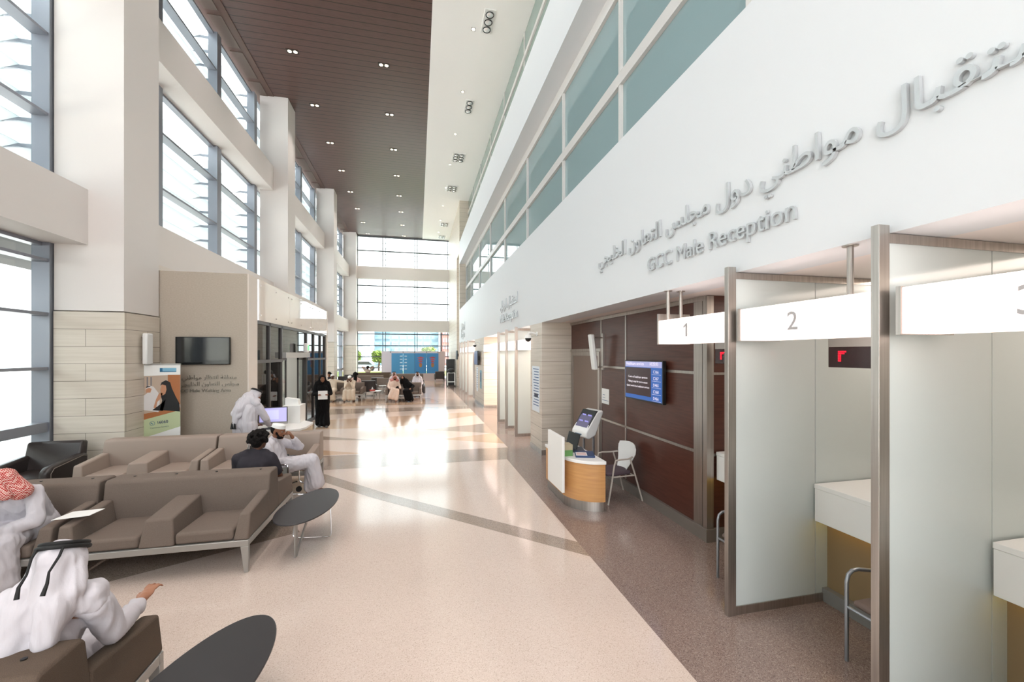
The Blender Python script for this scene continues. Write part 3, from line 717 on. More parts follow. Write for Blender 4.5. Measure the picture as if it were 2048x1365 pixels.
# small device on counter
t = thing('card_printer', 'small white printer with vent slots on the counter of booth 2', 'printer', (3.72, 2.58, 1.08))
MB().box(0, -.12, 0, .2, .08, .15).build('printer_body', WPLAS, t, bevel=.02, seg=3)
q = MB()
for k in range(7): q.box(-.001, -.1 + k * .022, .12, .003, -.092 + k * .022, .135)
q.build('vent_slots', BPLAS, t)
t = thing('card_printer', 'white printer on the counter of booth 1 behind the steel post', 'printer', (3.52, 3.95, 1.08))
MB().box(0, -.12, 0, .2, .08, .13).build('printer_body', WPLAS, t, bevel=.02, seg=3)
# tube chairs in booths
def tube_chair(label, x, y):
    t = thing('visitor_chair', label, 'chair', (x, y, 0))
    for s in (-1, 1):
        MB().tube([(-.27, s * .25, 0), (-.27, s * .25, .58), (-.255, s * .25, .63), (-.22, s * .25, .655), (-.17, s * .25, .66), (.02, s * .25, .625), (.11, s * .25, .6), (.145, s * .25, .55), (.155, s * .25, 0)], .0135, n=12).build('side_frame', mat('silver_tube', '9a9da3', .3, metal=.8), t, smooth=True)
    MB().tube([(-.27, -.25, .40), (-.27, .25, .40)], .011).build('crossbar', mat('silver_tube'), t)
    MB().box(-.25, -.23, .41, .12, .23, .46).build('seat', mat('brown_seat_pad', '6d5d55', .8), t, bevel=.025, seg=3)
    MB().prism([(.10, .5), (.13, .5), (.15, .82), (.12, .83)], -.22, .22, 'y').build('backrest', mat('brown_seat_pad'), t, bevel=.015)
tube_chair('visitor chair with silver tube arm in booth 2', 3.34, 2.165)
tube_chair('visitor chair with silver tube arm in booth 1, mostly behind the steel post', 3.22, 3.355)
# wall lettering
t = thing('wall_lettering', 'large raised silver lettering in Arabic over GCC Male Reception on the white wall', 'lettering', (2.7, 5.83, 3.2))
LET = mat('satin_silver_letters', 'bec1c3', .35, metal=.4)
text('arabic_line', shape('استقبال مواطني دول مجلس التعاون الخليجي'), LET, onX(-.002, 0, .385), width=4.73, extrude=.026, offset=.004, parent=t)
text('english_line', 'GCC Male Reception', LET, onX(-.002, -1.365, .035), width=1.99, extrude=.022, parent=t)
t = thing('wall_lettering', 'raised lettering reading Male Reception in Arabic and English over the far booths', 'lettering', (2.7, 13.5, 3.2))
text('arabic_line', shape('استقبال الرجال'), LET, onX(-.002, 0, .5), width=2.4, extrude=.022, parent=t)
text('english_line', 'Male Reception', LET, onX(-.002, 0, .08), width=2.4, extrude=.03, parent=t)
t = thing('wall_lettering', 'tiny distant raised lettering over the farthest booths', 'lettering', (2.7, 26.1, 3.2))
text('arabic_line', shape('استقبال'), LET, onX(-.002, 0, .5), width=2.0, extrude=.022, parent=t)
text('english_line', 'Reception', LET, onX(-.002, 0, .06), width=2.0, extrude=.03, parent=t)
t = thing('wall_lettering', 'lettering for GCC Male Waiting Area in raised taupe letters under the blank wall television', 'lettering', (-4.72, 9.6, 1.45))
LT2 = mat('taupe_metal_letters', '9a9388', .35, metal=.5)
text('arabic_line', shape('منطقة انتظار مواطني'), LT2, onY(.1, -.002, .29), width=.98, extrude=.02, parent=t)
text('arabic_line', shape('مجلس التعاون الخليجي'), LT2, onY(.05, -.002, .16), width=1.07, extrude=.02, parent=t)
text('english_line', 'GCC Male Waiting Area', LT2, onY(0, -.002, .03), width=.98, extrude=.02, parent=t)
# wall screen, diffuser bracket device, notice
def onXt(parent, rows, x):
    pass
t = thing('information_screen', 'wall television with blue ticket list and dark text panel on the walnut wall', 'television', (3.33, 6.18, 1.555), 0)
MB().box(-.02, -1.06, -.01, .03, .01, .60).build('housing', BPLAS, t, bevel=.004)
MB().box(.03, -.75, .15, .07, -.3, .45).build('wall_bracket', BPLAS, t)
def em(name, col, es=.16): return mat(name, col, .3, emit=col, es=es)
MB().box(-.022, -1.04, .01, -.02, -.01, .585).build('display', em('screen_blue', '1f4f94'), t)
MB().box(-.024, -1.04, .50, -.022, -.01, .585).build('header_bar', em('screen_lilac', '8d8fb8'), t)
MB().box(-.024, -.76, .07, -.022, -.02, .49).build('message_panel', em('screen_maroon', '2c1016', .1), t)
wt = em('screen_text', 'd0c8d0', .2)
for k, (s, w_, z) in enumerate((('Centre of healthcare services', .56, .33), ('Making it easy for you to access', .56, .26), ("Qatar's world-class healthcare services", .66, .19))):
    text('text_line', s, wt, onX(-.0242, -.39 + w_ / 2, z), width=w_, extrude=.001, parent=t)
text('text_line', 'Healthcare services        10:25:03', wt, onX(-.0242, -.05, .53), width=.9, extrude=.001, parent=t)
for k, s in enumerate(('C166', 'C167', 'D465', 'C168', 'D466')): text('text_line', s, wt, onX(-.0242, -.83, .42 - k * .095), width=.13, extrude=.001, parent=t)
q = MB()
for k in range(5): q.box(-.0242, -1.02, .40 - k * .095, -.0235, -.79, .403 - k * .095)
q.build('divider_line', wt, t)
t = thing('wireless_antenna', 'tilted white wall unit on steel brackets beside the door in the walnut wall', 'antenna', (3.2, 7.17, 1.96), 0)
q = MB().prism([(-.02, 0), (.06, 0), (-.02, .66), (-.10, .66)], -.07, .07, 'y').build('antenna_housing', WPLAS, t, bevel=.02, seg=3)
MB().box(.165, -.03, 0, .2, .03, .68).build('back_plate', STEEL, t)
for z in (.05, .6): MB().cyl((0, 0, z), (.2, 0, z), .012).build('bracket', STEEL, t)
t = thing('notice', 'small white paper notice stuck on the walnut wall beside the door', 'notice', (3.398, 7.25, 1.33))
MB().box(-.003, -.3, 0, 0, 0, .28).build('sheet', PAPER, t)
BLUEINK = mat('blue_ink', '3f5f8c', .7)
q = MB()
for k, (a, b2) in enumerate(((.05, .14), (.04, .14), (.02, .28))): q.box(-.004, -b2 - .0, .16 - k * .05, -.003, -a, .168 - k * .05)
q.build('text_lines', BLUEINK, t)
# pillar notices
def notice(label, y, x, z0, w_, h_, rows, ink):
    t = thing('notice_board', label, 'notice', (x, y, z0)); MB().box(-.006, -w_, 0, 0, 0, h_).build('board', mat('pale_blue_white', 'dbe3ea', .4), t)
    q = MB(); rnd = random.Random(rows)
    for k in range(rows):
        a = rnd.uniform(.04, .25) * w_; z = h_ * (.93 - .86 * k / rows); q.box(-.008, -w_ * .93, z, -.006, -a - w_ * .1, z + h_ * .018)
    q.build('text_lines', ink, t); return t
n1 = notice('tall pale notice board with blue text on the stone pillar by the dome camera', 9.62, 2.699, .92, .6, 1.05, 14, BLUEINK)
MB().box(-.009, -.5, .33, -.006, -.2, .42).build('dark_block', mat('dark_ink', '23304a', .6), n1)
notice('narrow white notice on the far stone pillar below the wall screen', 19.3, 2.699, .55, .5, 1.1, 9, BLUEINK)
t = thing('poster', 'blue and teal poster on the far stone pillar', 'poster', (2.699, 18.2, .75)); MB().box(-.006, -.5, 0, 0, 0, .8).build('sheet', mat('poster_teal', '6f9fae', .5), t)
MB().box(-.008, -.38, .3, -.006, -.12, .7).build('figure_panel', mat('poster_navy', '2f4f6e', .5), t)
def wallcam(label, loc, rz):
    t = thing('security_camera', label, 'camera', loc, rz)
    MB().cyl((0, 0, 0), (.02, 0, 0), .05).build('wall_plate', WPLAS, t)
    MB().tube([(0, 0, 0), (-.13, 0, .03), (-.2, 0, .01), (-.2, 0, -.03)], .02).build('arm', WPLAS, t)
    MB().cyl((-.2, 0, -.10), (-.2, 0, -.02), .09, .06, n=24).build('housing', WPLAS, t)
    MB().ell((-.2, 0, -.11), (.072, .072, .075)).build('dome', BPLAS, t, smooth=True)
wallcam('dome security camera on the stone pillar next to the alcove', (2.68, 9.2, 2.72), 0)
wallcam('dome security camera on the far stone pillar above the wall screen', (2.68, 18.3, 2.75), 0)
t = thing('wall_screen', 'dark wall screen on the far stone pillar', 'television', (2.6, 19.0, 1.78)); MB().box(-.05, -1.05, 0, 0, 0, .62).build('housing', BPLAS, t, bevel=.005)
MB().box(-.052, -1.03, .02, -.05, -.02, .6).build('display', em('screen_navy', '3a4470', .08), t); MB().box(0, -.6, .2, .1, -.4, .4).build('wall_bracket', BPLAS, t)
t = thing('wall_screen', 'dark wall screen beside the passage at the end of the hall', 'television', (2.62, 28.0 - .3, 1.9)); MB().box(-.05, -.1, 0, .0, .9, .6).build('housing', BPLAS, t, bevel=.005)
MB().box(0, .3, .2, .08, .5, .4).build('wall_bracket', BPLAS, t)

# reception desk -------------------------------------------------------------
def curve_pts(n=14):
    # outer curve of the desk front, from the hall side round to the end
    p = []
    for k in range(n + 1):
        a = PI + (PI / 2) * k / n
        p.append((2.60 + .50 * math.cos(a), 5.93 + .53 * math.sin(a)))
    return p
cp = curve_pts()
t = thing('reception_desk', 'small curved reception desk with oak front and white top beside the walnut wall', 'desk', (0, 0, 0))
prof = [(2.10, 6.70)] + cp + [(2.60, 6.70)]
def off(poly, dd): 
    cx = 2.6; cy = 6.7; return [(cx + (x - cx) * (1 - dd), cy + (y - cy) * (1 - dd * .6)) for x, y in poly]
MB().prism(off(prof, .1), 0, .15).build('kick_plate', STEEL, t, smooth=True)
MB().prism(off(prof, .04), .15, .69).build('curved_front', WOODL, t, smooth=True)
MB().prism(prof, .69, .735).build('desk_top', LAMW, t, bevel=.004)
MB().box(2.03, 5.65, .25, 2.07, 6.32, 1.05).build('privacy_panel', LAMW, t, bevel=.004)
t = thing('laptop', 'open black laptop on the reception desk behind the white panel', 'laptop', (2.28, 6.25, .735), math.radians(-80))
MB().box(-.17, -.12, 0, .17, .12, .018).build('keyboard_base', BPLAS, t, bevel=.004)
MB().prism([(.12, .015), (.13, .015), (.2, .25), (.19, .25)], -.17, .17, 'x').build('screen_lid', BPLAS, t, bevel=.002)
t = thing('box_file', 'green and beige box beside the laptop on the reception desk', 'box', (2.13, 5.9, .735), 0)
MB().box(-.03, -.1, 0, .12, .08, .09).build('lower_half', mat('green_card', '5e8d4f', .6), t); MB().box(-.03, -.1, .09, .12, .08, .17).build('upper_half', mat('beige_card', 'b0a488', .6), t)
t = thing('binder', 'dark blue binder lying flat on the reception desk', 'binder', (2.43, 5.78, .735), math.radians(-18))
MB().box(-.14, -.13, 0, .14, .19, .03).build('cover', mat('navy_vinyl', '16335e', .4), t, bevel=.004)
MB().box(-.13, -.12, .0301, .03, .07, .034).build('label_sheet', PAPER, t)
q = MB()
for k in range(4): q.box(-.12, -.1 + k * .04, .034, .02, -.085 + k * .04, .0345)
q.build('red_lines', mat('red_ink', 'b34a4a', .6), t)
t = thing('folder', 'dark folder lying behind the binder on the reception desk', 'folder', (2.45, 6.15, .735), math.radians(-12)); MB().box(-.11, -.16, 0, .11, .16, .02).build('cover', mat('charcoal_vinyl', '23252f', .4), t, bevel=.003)
# white visitor chair with arms, facing the desk (-X)
t = thing('armchair_white', 'white-backed chair with purple-brown seat and beige legs at the reception desk', 'chair', (3.0, 5.98, 0), math.radians(4))
LEG = mat('beige_painted_steel', 'b7aea5', .45)
for s in (-1, 1):
    MB().tube([(-.25, s * .27, 0), (-.17, s * .26, .40), (-.14, s * .26, .58), (-.12, s * .26, .645), (-.05, s * .26, .66), (.10, s * .25, .655), (.2, s * .21, .67)], .013, n=10).build('front_leg', LEG, t, smooth=True)
    MB().tube([(.34, s * .27, 0), (.22, s * .25, .42), (.14, s * .25, .65)], .013, n=10).build('rear_leg', LEG, t, smooth=True)
MB().tube([(-.17, -.25, .40), (.2, -.25, .40), (.2, .25, .40), (-.17, .25, .40)], .011, closed=True).build('seat_frame', LEG, t, smooth=True)
MB().prism([(-.24, -.2), (-.18, -.24), (.16, -.22), (.2, -.16), (.2, .16), (.16, .22), (-.18, .24), (-.24, .2)], .41, .46).build('seat', mat('purple_brown_pad', '51434a', .8), t, bevel=.02, seg=3)
q = MB(); nx_, nz_ = 10, 12; vs = []
for f_ in (0, 1):
    for j in range(nz_ + 1):
        v = j / nz_; z = .42 + .44 * v; hw_ = .11 + .13 * min(1, v * 1.5) - .05 * max(0, v - .85) * 4
        for i in range(nx_ + 1):
            u = -1 + 2 * i / nx_; vs.append((.17 + .12 * v + .03 * math.sin(v * PI) - .05 * u * u + f_ * .012, u * hw_, z + (-.02 * u * u if v > .9 else 0)))
W1 = nx_ + 1; N1 = W1 * (nz_ + 1); fs = []
for j in range(nz_):
    for i in range(nx_):
        a = j * W1 + i; fs.append((a, a + W1, a + W1 + 1, a + 1)); fs.append((N1 + a, N1 + a + 1, N1 + a + W1 + 1, N1 + a + W1))
for j in range(nz_):
    for a, b2 in ((j * W1, (j + 1) * W1),): fs.append((a, N1 + a, N1 + b2, b2))
    a = j * W1 + nx_; b2 = a + W1; fs.append((a, b2, N1 + b2, N1 + a))
for i in range(nx_):
    fs.append((i, i + 1, N1 + i + 1, N1 + i)); a = nz_ * W1 + i; fs.append((a, N1 + a, N1 + a + 1, a + 1))
q.add(vs, fs); q.build('backrest', WPLAS, t, smooth=True)
# keys/bag hung on arm skipped: ticket kiosk
t = thing('ticket_kiosk', 'white and black touchscreen ticket kiosk on two silver legs by the taupe door', 'kiosk', (2.98, 6.95, -.0), math.radians(14)); KZ = -.10
for s in (-1, 1): MB().tube([(.02, s * .14, 0), (.02, s * .14, .75), (-.02, s * .14, .95)], .022, n=14).build('leg', mat('silver_tube'), t, smooth=True)
MB().box(-.14, -.22, 0, .18, .22, .015).build('foot_plate', GREYM, t, bevel=.004)
h_ = MB(); h_.prism([(-.20, .80), (-.12, .76), (.02, .82), (.20, 1.23), (.16, 1.26), (.05, 1.23), (-.20, .89)], -.21, .21, 'y').build('head_unit', WPLAS, t, bevel=.025, seg=3)
q = MB(); q.prism([(-.155, .945), (-.145, .935), (.075, 1.245), (.045, 1.245)], -.20, .20, 'y').build('black_bezel', BPLAS, t, bevel=.006)
q = MB(); q.prism([(-.150, .964), (-.13, .97), (.045, 1.22), (.028, 1.216)], -.165, .165, 'y').build('touch_screen', em('kiosk_screen', '54506a', .1), t)
q = MB()
for yy in (-.09, .07):
    for k in (0, 1): zz = 1.05 + .1 * k; xx = -.137 + (zz - .98) * .73; q.box(xx - .008, yy - .05, zz, xx - .002, yy + .05, zz + .025)
q.build('screen_button', em('kiosk_button', '8a86c8', .15), t)
q = MB().box(-.205, -.09, .83, -.199, .09, .85).build('ticket_slot', mat('slot_blue', '50708c', .4), t)

# =================================================================== LEFT SIDE objects
t = thing('television', 'blank black wall television on the taupe wall', 'television', (-4.21, 9.55, 2.32)); MB().box(-.48, -.05, -.28, .48, 0, .28).build('housing', BPLAS, t, bevel=.006)
MB().box(-.465, -.052, -.262, .465, -.049, .265).build('screen', mat('dark_glossy_screen', '0d1012', .08, spec=.6), t); MB().box(-.1, -.01, -.1, .1, .048, .1).build('wall_bracket', BPLAS, t)
t = thing('wireless_antenna', 'upright white antenna panel fixed to the stone pillar above the roll-up banner', 'antenna', (-4.985, 9.02, 2.02)); MB().box(.05, -.1, .04, .13, .1, .62).build('antenna_housing', WPLAS, t, bevel=.025, seg=3)
for z in (.12, .55): MB().cyl((0, 0, z), (.06, 0, z), .02).build('bracket', STEEL, t)
# banner
t = thing('roll_up_banner', 'roll-up banner with a woman in black headscarf and the number 16060', 'banner', (-4.73, 9.05, 0), 0)
MB().box(-.35, -.07, 0, .35, .07, .09).build('base', GREYM, t, bevel=.01); MB().box(-.34, .02, 2.045, .34, .045, 2.075).build('top_rail', GREYM, t); MB().cyl((0, .05, .05), (0, .05, 2.09), .01).build('pole', GREYM, t)
sh = MB().box(-.335, .025, .09, .335, .03, 2.05).build('printed_sheet', PAPER, t)
def flat(name, polys, m, d, parent=sh):
    q = MB()
    for p in polys: q.prism(p, .025 - .0006 * d - .0004, .025 - .0006 * d, 'y')
    return q.build(name, m, parent)
X0, X1 = -.335, .335
flat('photo_background', [[(X0, 1.02), (X1, 1.18), (X1, 1.86), (X0, 1.84)]], mat('print_beige', 'b9a593', .6), 1)
flat('wood_panel', [[(.13, 1.3), (X1, 1.3), (X1, 1.86), (.13, 1.86)], [(X0, .99), (X1, 1.1), (X1, 1.24), (X0, 1.12)]], mat('print_wood', 'a8683c', .6), 2)
flat('window_bars', [[(-.27 + .06 * k, 1.62), (-.25 + .06 * k, 1.62), (-.25 + .06 * k, 1.82), (-.27 + .06 * k, 1.82)] for k in range(3)], mat('print_grey', '77767c', .6), 2)
flat('printed_man_robe', [[(-.33, 1.22), (-.02, 1.16), (.0, 1.35), (-.02, 1.52), (-.1, 1.64), (-.17, 1.67), (-.23, 1.6), (-.2, 1.52), (-.33, 1.42)]], mat('print_white', 'd6d2d0', .6), 3)
flat('printed_face', [[(-.22, 1.53), (-.15, 1.53), (-.13, 1.6), (-.17, 1.62), (-.22, 1.6)], [(.02, 1.47), (.1, 1.47), (.13, 1.6), (.1, 1.68), (.03, 1.68), (.01, 1.58)], [(-.04, 1.35), (.04, 1.45), (.05, 1.52), (-.01, 1.52), (-.06, 1.4), (-.1, 1.25), (-.06, 1.22)]], mat('print_skin', 'c08a6a', .6), 5)
flat('printed_headscarf', [[(.0, 1.2), (.33, 1.16), (.32, 1.32), (.26, 1.45), (.2, 1.6), (.17, 1.72), (.1, 1.76), (.03, 1.72), (.01, 1.66), (.04, 1.68), (.1, 1.66), (.11, 1.58), (.09, 1.5), (.02, 1.46), (.04, 1.38)], [(-.12, 1.2), (.05, 1.18), (.1, 1.4), (.0, 1.3)], [(-.22, 1.62), (-.15, 1.645), (-.15, 1.66), (-.22, 1.64)]], mat('print_black', '121012', .6), 6)
flat('green_band', [[(X0, .66), (X1, .88), (X1, 1.19), (X0, 1.0)]], mat('print_pale_green', 'b9c49b', .6), 4)
flat('header_block', [[(.0, 1.93), (.27, 1.93), (.27, 1.99), (.0, 1.99)]], mat('print_light_blue', '7db1ca', .6), 3)
flat('header_mark', [[(.0, 1.92), (.045, 1.92), (.045, 1.99), (.0, 1.99)], [(.0, 1.915), (.27, 1.915), (.27, 1.93), (.0, 1.93)]], mat('print_blue', '2c6f96', .6), 4)
q = MB().tube([(-.12 + .04 * math.cos(a * PI / 10), .021, .95 + .04 * math.sin(a * PI / 10)) for a in range(20)], .0025, n=6, closed=True); q.tube([(-.14, .021, .965), (-.125, .021, .945), (-.105, .021, .935)], .006, n=6); q.build('phone_mark', mat('print_blue'), sh)
text('number', '16060', mat('print_navy', '3a4668', .6), onY(-.03, .021, .94) @ Matrix.Rotation(math.radians(6), 4, 'Z'), width=.17, extrude=.001, parent=sh, offset=.01)
text('caption', 'Customer Service', mat('print_grey2', '7c8a7c', .6), onY(-.15, .021, .85) @ Matrix.Rotation(math.radians(6), 4, 'Z'), width=.3, extrude=.001, parent=sh)
# power outlet box on pillar
t = thing('socket', 'small black socket box low on the stone pillar behind the leather armchair', 'socket', (-5.1, 8.53, .6)); MB().box(0, -.03, 0, .12, 0, .07).build('socket_box', BPLAS, t, bevel=.004)
# left desk
t = thing('reception_desk', 'white-topped reception desk with beige front and raised white block by the glass entrance', 'desk', (0, 0, 0))
dp = [(-3.25, 9.5), (-3.02, 9.12), (-2.6, 9.0)] + [(-2.6 + .35 * math.sin(a * PI / 16), 9.35 - .35 * math.cos(a * PI / 16)) for a in range(1, 9)] + [(-2.25, 9.9), (-2.75, 10.6), (-3.1, 10.6)]
MB().prism([(x * .97 - .08, y + .02) for x, y in dp], .1, .7).build('desk_front', BEIGEW, t); MB().prism(dp, .7, .745).build('desk_top', LAMW, t, bevel=.004)
MB().prism([(x * .95 - .13, y + .05) for x, y in dp], 0, .1).build('kick_plate', STEEL, t)
MB().box(-2.85, 9.85, .745, -2.5, 10.3, 1.13).build('raised_block', LAMW, t, bevel=.004)
MB().box(-3.36, 8.95, 0, -3.30, 9.0, .95).build('side_post', STEEL, t)
t = thing('document_holder', 'slanted white document holder standing on the raised block of the white-topped desk', 'holder', (-2.68, 10.05, 1.13)); MB().prism([(-.15, 0), (.13, 0), (.1, .12), (-.15, .16)], -.1, .1, 'y').build('holder_body', PAPER, t)
t = thing('computer_monitor', 'computer monitor with lilac display in front of the standing man', 'monitor', (-2.88, 9.35, .745), math.radians(8))
MB().box(-.26, 0, .07, .26, .03, .42).build('housing', BPLAS, t, bevel=.005); MB().box(-.245, -.002, .12, .245, .001, .405).build('display', em('monitor_lilac', 'aaa6d8', .18), t)
MB().box(-.2, -.003, .17, .1, -.002, .36).build('window_area', em('monitor_window', 'b8b8dc', .2), t); MB().box(-.26, -.004, .07, .26, 0, .115).build('lower_bezel', GREYM, t)
MB().box(-.03, .01, 0, .03, .03, .1).build('stand', BPLAS, t); MB().box(-.1, -.05, 0, .1, .08, .01).build('foot', BPLAS, t)
t = thing('keyboard', 'black keyboard under the hand of the standing man', 'keyboard', (-2.85, 9.2, .745), math.radians(8)); MB().box(-.2, -.06, 0, .2, .06, .02).build('keys', BPLAS, t, bevel=.004)
t = thing('exit_sign', 'small lit green and white exit light above the glass entrance door', 'exit sign', (-3.3, 13.6, 2.3))
MB().box(-.06, -.03, 0, .06, .19, .28).build('housing', WPLAS, t, bevel=.03, seg=3); MB().box(.058, 0, .08, .063, .16, .22).build('green_panel', em('exit_green', '30c060', .4), t)
wallcam('dome security camera on the far column beside the entrance', (-4.98, 18.6, 2.7), PI)
t = thing('fire_alarm', 'small dark red fire alarm point on the far white column', 'alarm', (-5.0, 18.4, 2.0)); MB().box(0, 0, 0, .04, .1, .13).build('alarm_body', mat('alarm_red', '8c2a2a', .4), t, bevel=.01)
t = thing('floor_sign', 'green and white floor sign standing inside the glass entrance', 'floor sign', (-4.35, 13.1, 0)); MB().prism([(-.02, 0), (.02, 0), (.02, .95), (-.02, .95)], -.2, .2, 'x').build('board', mat('sign_green', '3f9a72', .5), t)
MB().box(-.15, -.025, .5, .15, -.02, .8).build('white_text', PAPER, t)
# far things
t = thing('exhibition_board', 'tall blue folding display boards with white ends before the end window', 'display board', (0, 36.0, 0))
MB().box(-2.92, 0, 0, -2.12, .06, 2.5).build('white_end_panel', mat('lilac_white', 'cfc9d2', .6), t)
MB().box(1.755, 0, 0, 2.3, .06, 2.5).build('white_end_panel', mat('pinkish_white', 'c9b7b4', .6), t)
MB().box(-2.12, 0, 2.336, 1.755, .06, 2.5).build('top_strip', mat('lilac_white'), t); MB().box(-2.12, .01, 0, 1.755, .06, .62).build('base_strip', mat('pinkish_white'), t)
BL1 = mat('board_blue', '4a94c4', .45); BL2 = mat('board_deep_blue', '3a84bc', .45); RD = mat('board_red', 'b0545a', .5); OR = mat('board_orange', 'a87848', .5); WH = mat('board_white', 'c6dcea', .5)
for i, (a, b2) in enumerate(((-2.12, -1.19), (-1.17, -.25), (-.23, .74), (.76, 1.755))):
    o = MB().box(a, -.01, .62, b2, 0, 2.336).build('blue_panel', BL1 if i < 2 else BL2, t)
    q = MB(); rnd = random.Random(i)
    if i < 2:
        xc = b2 - .15 if i == 0 else a + .2
        for k in range(5): q.box(xc - .1, -.014, 2.05 - k * .27, xc + .1, -.01, 2.13 - k * .27)
        q.build('printed_icons', WH, o)
    else:
        xc = (a + b2) / 2
        for k in range(4): q.prism([(xc - .3 + .05 * k, 1.95 - k * .16), (xc, 2.05 - k * .16), (xc + .3 - .05 * k, 1.95 - k * .16), (xc + .2 - .05 * k, 1.9 - k * .16), (xc - .2 + .05 * k, 1.9 - k * .16)], -.014, -.01, 'y')
        q.build('printed_petals', RD, o)
        MB().prism([(xc - .14, 1.38), (xc, 1.48), (xc + .14, 1.38), (xc + .1, 1.2), (xc, 1.12), (xc - .1, 1.2)], -.014, -.01, 'y').build('printed_bulb', OR, o)
q = MB()
for x in (-2.2, -1.18, -.24, .75, 1.7): q.box(x - .04, -.02, 2.4, x + .04, 0, 2.48)
q.build('clip', BPLAS, t)
t = thing('cabinet', 'tall black cabinet against the end wall past the last booth', 'cabinet', (2.35, 30.3, 0)); MB().box(-.3, 0, 0, .3, .6, 1.9).build('cabinet_body', BPLAS, t, bevel=.01); MB().box(-.31, 0, 0, -.29, .05, 1.88).build('edge_trim', GREYM, t)
t = thing('trolley', 'white-framed trolley with a black bag in front of the tall black cabinet', 'trolley', (2.3, 29.2, 0))
for x in (-.25, .25):
    for y in (-.25, .25): MB().cyl((x, y, .05), (x, y, .95), .018).build('leg', WPLAS, t); MB().ell((x, y, .04), (.04, .03, .04)).build('wheel', BPLAS, t)
for z in (.3, .93): MB().box(-.27, -.27, z, .27, .27, z + .03).build('shelf', WPLAS, t)
t = thing('bag', 'black bag lying on the white-framed trolley', 'bag', (2.3, 29.2, .96)); MB().ell((0, 0, .15), (.26, .22, .16)).build('bag_body', BPLAS, t, smooth=True)
t = thing('wall_light', 'slim pale wall light on the far column', 'wall light', (-5.5, 27.18, 2.1)); MB().box(0, -.04, 0, .08, 0, .5).build('light_body', WPLAS, t, bevel=.015)

# =================================================================== CEILING LIGHTS
def twin(x, y):
    t = thing('ceiling_downlight', 'twin square downlight set in the walnut ceiling', 'downlight', (x, y, ZC), 0, 'twin downlights in the walnut ceiling')
    MB().box(-.19, -.10, -.012, .19, .10, .002).build('housing', BPLAS, t)
    for s in (-1, 1): MB().cyl((s * .09, 0, -.018), (s * .09, 0, -.012), .062, n=18).build('lamp', LAMP, t)
    return t
def downlight_beam(x, y, w):
    l = bpy.data.lights.new('downlight_beam', 'SPOT'); l.energy = w; l.color = (1, .9, .85); l.spot_size = math.radians(84); l.spot_blend = 1; l.shadow_soft_size = .12
    o = bpy.data.objects.new('downlight_beam', l); C.objects.link(o); o.location = (x, y, ZC - .06)
for k in range(-7, 8):
    for x in (-4.08, -1.15): downlight_beam(x, 15.15 + 3.07 * k, 80)
    downlight_beam(1.7, 12.86 + 3.07 * (k - 1), 45)
tp = None
for k in range(-7, 8):
    for x in (-4.08, -1.15):
        y = 15.15 + 3.07 * k
        if y < 12: continue
        if tp is None: tp = twin(x, y)
        else: dup(tp, (x, y, ZC))
def single(x, y):
    t = thing('ceiling_downlight', 'small single downlight in the white ceiling', 'downlight', (x, y, ZC), 0, 'single downlights in the white ceiling')
    MB().box(-.07, -.07, -.01, .07, .07, .002).build('housing', CHROME, t); MB().cyl((0, 0, -.016), (0, 0, -.01), .05, n=16).build('lamp', LAMP, t); return t
sp_ = None
for k in range(8):
    y = 12.86 + 3.15 * k
    if sp_ is None: sp_ = single(1.7, y)
    else: dup(sp_, (1.7, y, ZC))
CUP = mat('lamp_reflector', 'c8c8c8', .15, metal=.9)
def spots(x, y, cols, label):
    t = thing('spotlight_cluster', label, 'spotlight', (x, y, ZC)); w = .17 * cols
    MB().box(-w, -.46, -.03, w, .46, .002).build('plate', WPLAS, t, bevel=.01)
    for c_ in range(cols):
        for j in (-1, 0, 1):
            xx = (c_ - (cols - 1) / 2) * .28; yy = j * .29
            o = MB().tube([(xx, yy, -.03), (xx, yy, -.05)], [.12, .125], n=24).build('spot_head', CUP, t, smooth=True)
            MB().ell((xx, yy, -.05), (.1, .1, .03)).build('lens', mat('lens_glass', 'e8e8e8', .05, metal=.6), o, smooth=True)
            q = MB().tube([(xx + .12 * math.cos(a * PI / 6), yy + .12 * math.sin(a * PI / 6), -.052) for a in range(12)], .012, n=6, closed=True).build('black_ring', BPLAS, o, smooth=True)
spots(2.1, 12.45, 1, 'strip of three ceiling spots nearest the top picture edge')
spots(2.05, 16.9, 1, 'second strip of three ceiling spots from the top picture edge')
spots(2.06, 21.4, 2, 'block of six ceiling spots, first after the strips of three')
spots(2.06, 25.5, 2, 'block of six ceiling spots, second after the strips of three')
spots(2.05, 32.7, 2, 'block of six ceiling spots near the end of the hall')
spots(2.05, 36.2, 2, 'last block of six ceiling spots against the end window')

